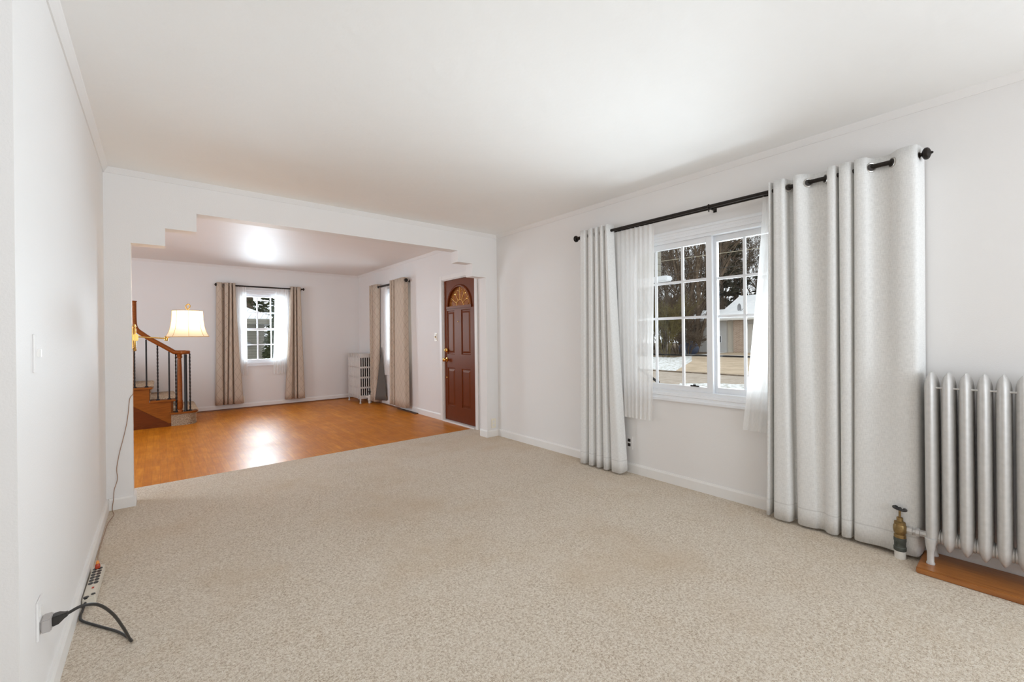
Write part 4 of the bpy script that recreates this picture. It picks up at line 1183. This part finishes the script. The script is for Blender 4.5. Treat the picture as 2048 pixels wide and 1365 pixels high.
build(MB().lathe([(0.055, 0.0), (0.068, 0.006), (0.072, 0.022), (0.070, 0.036), (0.058, 0.046), (0.02, 0.049), (0.001, 0.049)], (0.288, YS + 0.02, 1.018), 'Z', 24), 'volute', M['rail_wood'], st, smooth=True)
build(MB().lathe([(0.030, 0), (0.036, 0.006), (0.034, 0.016), (0.001, 0.02)], (-0.258, YS, 1.742), 'Z', 16), 'rail_cap', M['rail_wood'], st, smooth=True)

# ---------------------------------------------------------------- far radiator
fr_ = thing('column_radiator', (2.985, 8.3, 0), 'white multi column radiator in the far room corner', 'radiator')
x0, x1, zt, zb = 2.885, 3.105, 0.928, 0.085
def fsec(y, cols):
    mb = MB()
    for i in cols:
        a = x0 + 0.010 + i * (x1 - x0 - 0.020) / 5
        mb.tube([(a, y, zb + 0.02), (a, y, zt - 0.02)], 1.0, 8, (0.018, 0.010))
    return mb
for k in range(13):
    y = 8.005 + 0.0505 * k
    s_ = fsec(y, range(6) if k in (0, 12) else (0, 5))
    for z, hh in ((zb, 0.06), (0.275, 0.03), (0.465, 0.03), (0.655, 0.03), (zt - 0.075, 0.075)):
        s_.box(x0 + 0.002, x1 - 0.002, y - 0.016, y + 0.016, z, z + hh)
    s_ = build(s_, 'section', M['rad_white'], fr_, smooth=True, angle=30)
    if k in (0, 12):
        for a in (x0 + 0.014, x1 - 0.014):
            build(MB().lathe([(0.020, 0.0), (0.020, 0.008), (0.011, 0.03), (0.017, 0.11)], (a, y, 0.0), 'Z', 10), 'leg', M['rad_white'], s_, smooth=True)
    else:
        build(fsec(y, (1, 2, 3, 4)), 'shade_dark_columns', M['iron'], s_, smooth=True)  # near-black colour stands in for shade between the white sections
v2 = thing('radiator_valve', (3.04, 7.925, 0), 'white radiator valve with black handle at the far radiator', 'radiator valve')
build(MB().lathe([(0.020, 0.0), (0.020, 0.05), (0.028, 0.055), (0.028, 0.075), (0.024, 0.08), (0.029, 0.10), (0.029, 0.135), (0.016, 0.15), (0.012, 0.16)], (3.04, 7.925, 0.001), 'Z', 16), 'valve_body', M['pipe_white'], v2, smooth=True)
build(MB().lathe([(0.006, 0.155), (0.006, 0.205), (0.030, 0.206), (0.032, 0.214), (0.028, 0.222), (0.001, 0.224)], (3.04, 7.925, 0.001), 'Z', 16), 'handwheel', M['black_plastic'], v2, smooth=True)
build(MB().tube([(3.025, 7.94, 0.115), (2.995, 7.985, 0.13)], 0.014, 10), 'union_pipe', M['pipe_white'], v2, smooth=True)

fv = thing('floor_vent', (3.16, 6.6, 0), 'brown slotted floor register along the wall before the front door', 'floor vent')
build(MB().box(3.135, XR - 0.016, 6.27, 6.93, 0.0, 0.012), 'frame', M['vent'], fv, bevel=0.002)
vm = MB()
for k in range(30):
    y = 6.29 + k * 0.0215
    vm.box(3.143, 3.188, y, y + 0.010, 0.010, 0.0128)
build(vm, 'slots', M['dark'], fv)

# ---------------------------------------------------------------- outdoors
def ground(name, pts, mat, label, cat, th=0.25):
    mb = MB().prism([(x, y, z - th) for x, y, z in pts], (0, 0, th))
    return struct(mb, name, M[mat], label, cat)
gz = lambda x: -0.7 if x < 21 else -0.7 + min(1, (x - 21) / 17) * 0.36
ground('lawn_near', [(3.6, -30, -0.7), (17.1, -30, -0.7), (17.4, 6.66, -0.7), (17.1, 7.9, -0.7), (16.0, 9.0, -0.7), (11.6, 6.95, -0.7), (11.2, 30, -0.7), (3.6, 30, -0.7)], 'snowgrass', 'snow dusted front lawn before the road', 'lawn')
ground('road', [(8, -40, -0.712), (20.7, -40, -0.712), (20.7, 60, -0.712), (8, 60, -0.712)], 'asphalt', 'pale road beyond the front lawn', 'road')
tag(build(MB().box(20.70, 20.92, -40, 60, -0.80, -0.655), 'curb', M['curb']), 'dark wet curb along the far side of the road', 'curb', kind='structure')
ground('lawn_far', [(20.95, -40, -0.68), (38, -40, -0.34), (75, -40, -0.3), (75, 80, -0.3), (38, 80, -0.34), (20.95, 80, -0.68)], 'snowgrass', 'snowy lawn across the road', 'lawn')
ground('driveway', [(20.9, 2, -0.655), (38.0, 4.0, -0.315), (38.0, 16.9, -0.315), (32.0, 17.0, -0.435), (27.5, 14.6, -0.525), (20.9, 12.0, -0.655)], 'drive', 'tan driveway leading to the snowy roofed house', 'driveway', 0.3)
ground('leaf_litter_strip', [(30.5, 17.6, -0.46), (40, 17.6, -0.28), (75, 17.6, -0.26), (75, 79, -0.26), (30, 79, -0.47)], 'mulch', 'brown leaf litter under the bare trees', 'ground', 0.2)

ho = thing('house', (40, 14, -0.33), 'single storey house with snowy roof, brick pier and garage door across the road', 'house')
build(MB().box(38.02, 44, 17.03, 20.2, -0.4, 2.55), 'wall', M['housewhite'], ho)
build(MB().box(38.6, 44, 2.0, 17.03, -0.4, 2.55), 'wall', M['housewhite'], ho)
build(MB().box(38.0, 38.7, 15.72, 16.45, -0.4, 2.45), 'brick_pier', M['brick'], ho)
build(MB().box(38.3, 38.62, 16.45, 17.03, -0.4, 2.5), 'porch_wall', M['beige_plastic'], ho)
gd = MB().box(38.45, 38.6, 10.8, 15.6, -0.35, 2.1)
for z in (0.1, 0.7, 1.3, 1.9):
    gd.box(38.43, 38.45, 10.85, 15.55, z - 0.5 + 0.06, z - 0.02)
build(gd, 'garage_door', M['garage'], ho)
wi = build(MB().box(37.99, 38.03, 17.46, 17.90, 0.52, 1.13), 'house_window', M['vinyl'], ho)
build(MB().box(37.98, 38.0, 17.50, 17.86, 0.56, 1.09), 'window_pane', M['dark'], wi)
rf = MB()
rf.prism([(37.2, 17.6, 2.55), (37.2, 17.6, 2.78), (41.5, 15.9, 4.85), (46, 15.9, 4.6), (46, 17.6, 2.55)], (0, 0.01, 0))
rfm = MB()
a0 = [(37.3, 17.62, 2.76), (37.3, 0.0, 2.76), (42.0, 0.0, 4.84), (42.0, 17.55, 4.84), (47, 17.5, 2.76), (47, 0.0, 2.76)]
b0 = [(x, y, z - 0.2) for x, y, z in a0]
rfm.add(a0 + b0, [(0, 1, 2, 3), (3, 2, 5, 4), (6, 9, 8, 7), (9, 10, 11, 8), (0, 3, 9, 6), (3, 4, 10, 9), (1, 7, 8, 2), (2, 8, 11, 5), (0, 6, 7, 1), (4, 5, 11, 10)])
build(rfm, 'snowy_roof', M['roofsnow'], ho)
rf2 = MB()
a1 = [(37.4, 20.6, 2.62), (37.4, 17.0, 2.62), (41.0, 17.0, 3.6), (41.0, 20.6, 3.6), (45, 17.0, 2.62), (45, 20.6, 2.62)]
rf2.add(a1 + [(x, y, 2.42) for x, y, z in (a1[0], a1[1], a1[4], a1[5])], [(0, 1, 2, 3), (3, 2, 4, 5), (0, 3, 5), (1, 4, 2), (0, 6, 7, 1), (6, 9, 8, 7), (1, 7, 8, 4), (4, 8, 9, 5), (5, 9, 6, 0)])
build(rf2, 'snowy_roof', M['roofsnow'], ho)
build(MB().prism([(38.2, 17.0, 2.4), (46, 17.0, 2.4), (42, 17.0, 4.6)], (0, -0.3, 0)), 'gable_wall', M['housewhite'], ho)
build(MB().box(37.25, 37.4, 0.2, 17.5, 2.44, 2.58), 'fascia', M['pipe_white'], ho)
sd = MB().lathe([(0.02, 0.0), (0.22, 0.04), (0.36, 0.13), (0.34, 0.135), (0.2, 0.06), (0.01, 0.03)], (0, 0, 0), 'X', 16)
sd.v = [(38.6 - z, 16.05 + y, 3.55 + x + 0.35 * y) if False else (38.55 - x, 16.12 + y * 0.45, 3.52 + z) for x, y, z in sd.v]
sdo = thing('satellite_dish', (38.6, 16.1, 3.2), 'grey satellite dish on the snowy roof', 'satellite dish')
build(sd, 'reflector', M['dishgrey'], sdo, smooth=True)
build(MB().tube([(38.75, 16.1, 3.2), (38.7, 16.1, 3.45), (38.56, 16.12, 3.52)], 0.035, 6).tube([(38.5, 16.1, 3.2), (38.2, 15.75, 3.35), (38.2, 15.62, 3.5)], 0.025, 6), 'dish_arm', M['dishgrey'], sdo)

def cable(y0, z0, y1, z1, X, mat, r, label, sag=0.25):
    pts = [(X, y0 + (y1 - y0) * i / 20, z0 + (z1 - z0) * i / 20 - sag * 4 * (i / 20) * (1 - i / 20)) for i in range(21)]
    tag(build(MB().tube(pts, r, 6), 'overhead_cable', M[mat], smooth=True), label, 'cable', 'overhead cables outside the wide window')
cable(60, 6.44, -40, 4.22, 22, 'wire', 0.014, 'pale overhead cable, the upper of the cables outside', 0.0)
cable(60, 4.39, -40, 4.78, 22, 'wireblack', 0.014, 'dark overhead cable, the lower of the cables outside', 0.0)

# black handrail just outside the window
hr_ = thing('porch_railing', (5.0, 3.4, -0.7), 'dark slanted stair rail glimpsed low outside the wide window', 'railing')
build(MB().tube([(5.0, 3.86, 1.02), (5.0, 3.165, 0.632), (5.0, 3.105, 0.600)], 0.018, 8), 'slanted_rail', M['iron'], hr_, smooth=True)
for y, z in ((3.80, 0.97), (3.25, 0.66)):
    build(MB().box(4.988, 5.012, y, y + 0.024, -0.75, z), 'post', M['iron'], hr_)
gt = thing('porch_roof', (4.6, 3.9, 1.9), 'corner of a white gutter and snowy eave outside the wide window', 'porch roof', kind='structure')
build(MB().box(4.54, 4.66, 2.705, 4.5, 1.845, 1.905), 'gutter', M['vinyl'], gt, bevel=0.01)
build(MB().box(4.58, 4.68, 2.86, 4.5, 1.90, 2.6), 'gable_siding', M['siding'], gt)

rnd = random.Random(7)
def branch(mb, p, d, length, r, depth, spread, up, k_seg=3):
    pts, rs = [p], [r]
    q, dd = Vector(p), Vector(d)
    for i in range(k_seg):
        dd = (dd + Vector((rnd.uniform(-1, 1), rnd.uniform(-1, 1), rnd.uniform(-0.6, 1) * up)) * 0.13).normalized()
        q = q + dd * (length / k_seg)
        pts.append(tuple(q)); rs.append(r * (1 - 0.5 * (i + 1) / k_seg))
    mb.tube(pts, rs, 4 if depth > 1 else 3)
    if depth == 0:
        return
    n = rnd.choice((3, 4, 4)) if depth > 1 else rnd.choice((3, 4))
    for i in range(n):
        t_ = rnd.uniform(0.3, 1.0)
        j = min(k_seg - 1, int(t_ * k_seg))
        b0 = Vector(pts[j]).lerp(Vector(pts[j + 1]), t_ * k_seg - j)
        ax_ = Vector((rnd.uniform(-1, 1), rnd.uniform(-1, 1), rnd.uniform(-0.3, 0.6))).normalized()
        nd = (dd + ax_ * spread).normalized()
        branch(mb, tuple(b0), nd, length * rnd.uniform(0.5, 0.75), max(0.012, r * 0.5), depth - 1, spread, up)

def bare_tree(x, y, z, h, r, stems, label, group, depth=4, mat='bark', spread=0.75):
    mb = MB()
    for s in range(stems):
        a = 2 * math.pi * s / stems + rnd.random()
        lean = 0.0 if stems == 1 else rnd.uniform(0.12, 0.34)
        dv = Vector((math.cos(a) * lean, math.sin(a) * lean, 1)).normalized()
        branch(mb, (x + 0.25 * math.cos(a) * (stems > 1), y + 0.25 * math.sin(a) * (stems > 1), z), dv, h * rnd.uniform(0.42, 0.55), r * rnd.uniform(0.7, 1), depth, spread, 0.5, 4)
    return tag(build(mb, 'bare_tree', M[mat]), label, 'tree', group)

def conifer(x, y, z, h, w_, label, group, mat='needles', n=2600, base=0.15, name='pine_tree', size=0.30, gap=0.0):
    t_ = thing(name, (x, y, z), label, 'tree' if 'tree' in name else 'shrub', group)
    build(MB().tube([(x, y, z), (x, y, z + h * 0.97)], [0.24 * h / 14, 0.03], 7), 'trunk', M['bark'], t_)
    mb = MB()
    tiers = 15 if gap else 0
    for i in range(n):
        u = rnd.random() ** 0.8
        if gap:
            u = (int(u * tiers) + rnd.random() ** 2 * (1 - gap)) / tiers
        zz = z + h * (base + (1 - base) * u)
        rr = w_ * (1 - u) ** 0.75 * (0.55 + 0.45 * math.sin(u * 47 + x)) if gap else w_ * (1 - u) ** 0.6
        a = rnd.random() * 2 * math.pi
        q = rr * rnd.random() ** 0.45 * (0.75 + 0.25 * math.sin(3 * a + 9 * u))
        c = Vector((x + q * math.cos(a), y + q * math.sin(a), zz - 0.12 * q))
        d1 = Vector((math.cos(a), math.sin(a), rnd.uniform(-0.5, 0.4))) * size * rnd.uniform(0.7, 1.5)
        d2 = Vector((rnd.uniform(-1, 1), rnd.uniform(-1, 1), rnd.uniform(-0.6, 0.6))) * size * 0.45
        mb.add([c - d1, c + d2, c + d1, c - d2 + Vector((0, 0, 0.05))], [(0, 1, 2), (0, 2, 3)])
    build(mb, 'foliage', M[mat], t_)
    return t_
def copies(proto, spots, label=None):
    """one thing and its parts copied to other spots, turned and scaled"""
    out = []
    for (x, y, z, k) in spots:
        c = proto.copy()
        COL.objects.link(c)
        c.location = (x, y, z)
        c.rotation_euler = (0, 0, rnd.uniform(0, 6.28))
        c.scale = (k, k, k * rnd.uniform(0.95, 1.15))
        for ch in proto.children:
            d_ = ch.copy()
            COL.objects.link(d_)
            d_.parent = c
        if label: c['label'] = label
        out.append(c)
    return out
GB = 'bare trees across the road'
LB = 'bare leafless tree in the thicket across the road'
bare_tree(36.6, 19.2, -0.4, 17, 0.20, 6, 'largest bare tree, many stems from one base, across the road', GB, 5, spread=0.6)
protos = []
for (x, y, h, n_) in ((41, 26.0, 14, 1), (45.5, 30.2, 16, 2), (49, 26.8, 15, 3)):
    t_ = bare_tree(0, 0, 0, h, 0.14, n_, LB, GB, 5 if n_ < 3 else 4)
    t_.location = (x, y, -0.45)
    protos.append(t_)
spots = [(39.5, 29.3), (43, 23.6), (52, 31.5), (54, 25.0), (48.5, 24.0), (58, 29), (50, 20.0), (61, 24.5), (56, 20.6), (47.5, 34), (58, 35), (63, 31), (66, 27), (54, 17.6), (60, 17.0), (66, 21), (49, 15.5), (56, 13.5), (64, 38)]
for i, (x, y) in enumerate(spots):
    copies(protos[i % 3], [(x, y, -0.45, rnd.uniform(0.9, 1.25))])
GP = 'pines behind the house across the road'
LP_ = 'dark pine tree behind the snowy roofed house'
for (x, y, h, w_) in ((46.5, 21.3, 18, 3.3), (50.5, 21.6, 19, 3.2), (54, 18.9, 19, 3.2)):
    conifer(x, y, -0.3, h, w_, LP_, GP, n=4200, size=0.36, gap=0.35)
GK = 'brush across the road'
bare_tree(30.5, 18.3, -0.5, 4.6, 0.028, 12, 'yellow green bush of upright twigs on the snowy lawn', GK, 4, 'willow', 0.45)
bk = bare_tree(0, 0, 0, 5.0, 0.035, 11, 'brown brush undergrowth below the bare trees across the road', GK, 4, 'bark', 0.5)
bk.location = (33, 21.8, -0.45)
copies(bk, [(34, 19.3, -0.45, 0.9), (34, 23.6, -0.45, 1.1), (37, 26.5, -0.45, 1.2), (38, 22.6, -0.45, 1.0), (36.5, 19.9, -0.45, 0.8), (41, 28.5, -0.45, 1.3), (43, 21.5, -0.45, 1.2), (33, 24.5, -0.45, 1.0), (45, 25, -0.45, 1.4), (40, 24.5, -0.45, 1.2)])
bare_tree(33.5, 18.2, -0.45, 2.6, 0.035, 10, 'low brushwood pile beside the house corner', GK, 4, 'bark', 1.2)
tp_ = MB().sphere((34.5, 18.6, 0.1), 0.9, 12, 6, (0.6, 1, 0.75))
tag(build(tp_, 'covered_heap', M['tarp'], smooth=True), 'dark blue covered heap below the bare trees', 'tarp')

# behind the far window
ground('yard_far', [(-25, Y2 + 0.2, -0.7), (7.5, Y2 + 0.2, -0.7), (9.5, 60, -0.7), (-25, 60, -0.7)], 'snowgrass', 'snowy yard behind the far window', 'yard')
nh = thing('neighbour_house', (0, 15, -0.7), 'beige lap sided house with snowy roof outside the far window', 'house')
build(MB().box(-6, 2.42, 14.5, 20, -0.8, 1.75), 'siding_wall', M['siding'], nh)
rr_ = MB()
ra = [(-6.5, 14.15, 1.82), (2.75, 14.15, 1.82), (2.75, 20.4, 1.82), (-6.5, 20.4, 1.82), (-3.5, 17.2, 3.3), (0.7, 17.2, 2.95)]
rr_.add(ra + [(x, y, 1.66) for x, y, z in ra[:4]], [(0, 1, 5, 4), (1, 2, 5), (2, 3, 4, 5), (3, 0, 4), (0, 6, 7, 1), (1, 7, 8, 2), (2, 8, 9, 3), (3, 9, 6, 0), (6, 9, 8, 7)])
build(rr_, 'snowy_roof', M['striproof'], nh)
build(MB().box(-6.5, 2.75, 14.10, 14.16, 1.66, 1.80), 'gutter', M['siding'], nh)
build(MB().lathe([(0.07, 0), (0.06, -0.08), (0.02, -0.12)], (2.02, 14.5, 1.08), 'Y', 10), 'wall_fixture', M['dishgrey'], nh)
conifer(2.72, 13.5, -0.7, 3.1, 0.80, 'dark evergreen shrub before the beige siding outside the far window', None, 'shrub', 6500, 0.02, 'evergreen_shrub', 0.055)
GF = 'dark trees behind the beige sided house'
LF = 'dark conifer behind the beige sided house'
for (x, y, h, w_) in ((3.4, 24, 12, 2.6), (1.9, 30, 13, 2.6), (5.2, 25, 11, 2.4), (0.0, 31, 13, 3.0), (4.4, 34, 14, 3.0)):
    conifer(x, y, -0.7, h, w_, LF, GF, 'shrub', 5200, 0.1, 'pine_tree', 0.17, 0.3)
for o in bpy.data.objects:
    if '_o' in o:
        del o['_o']
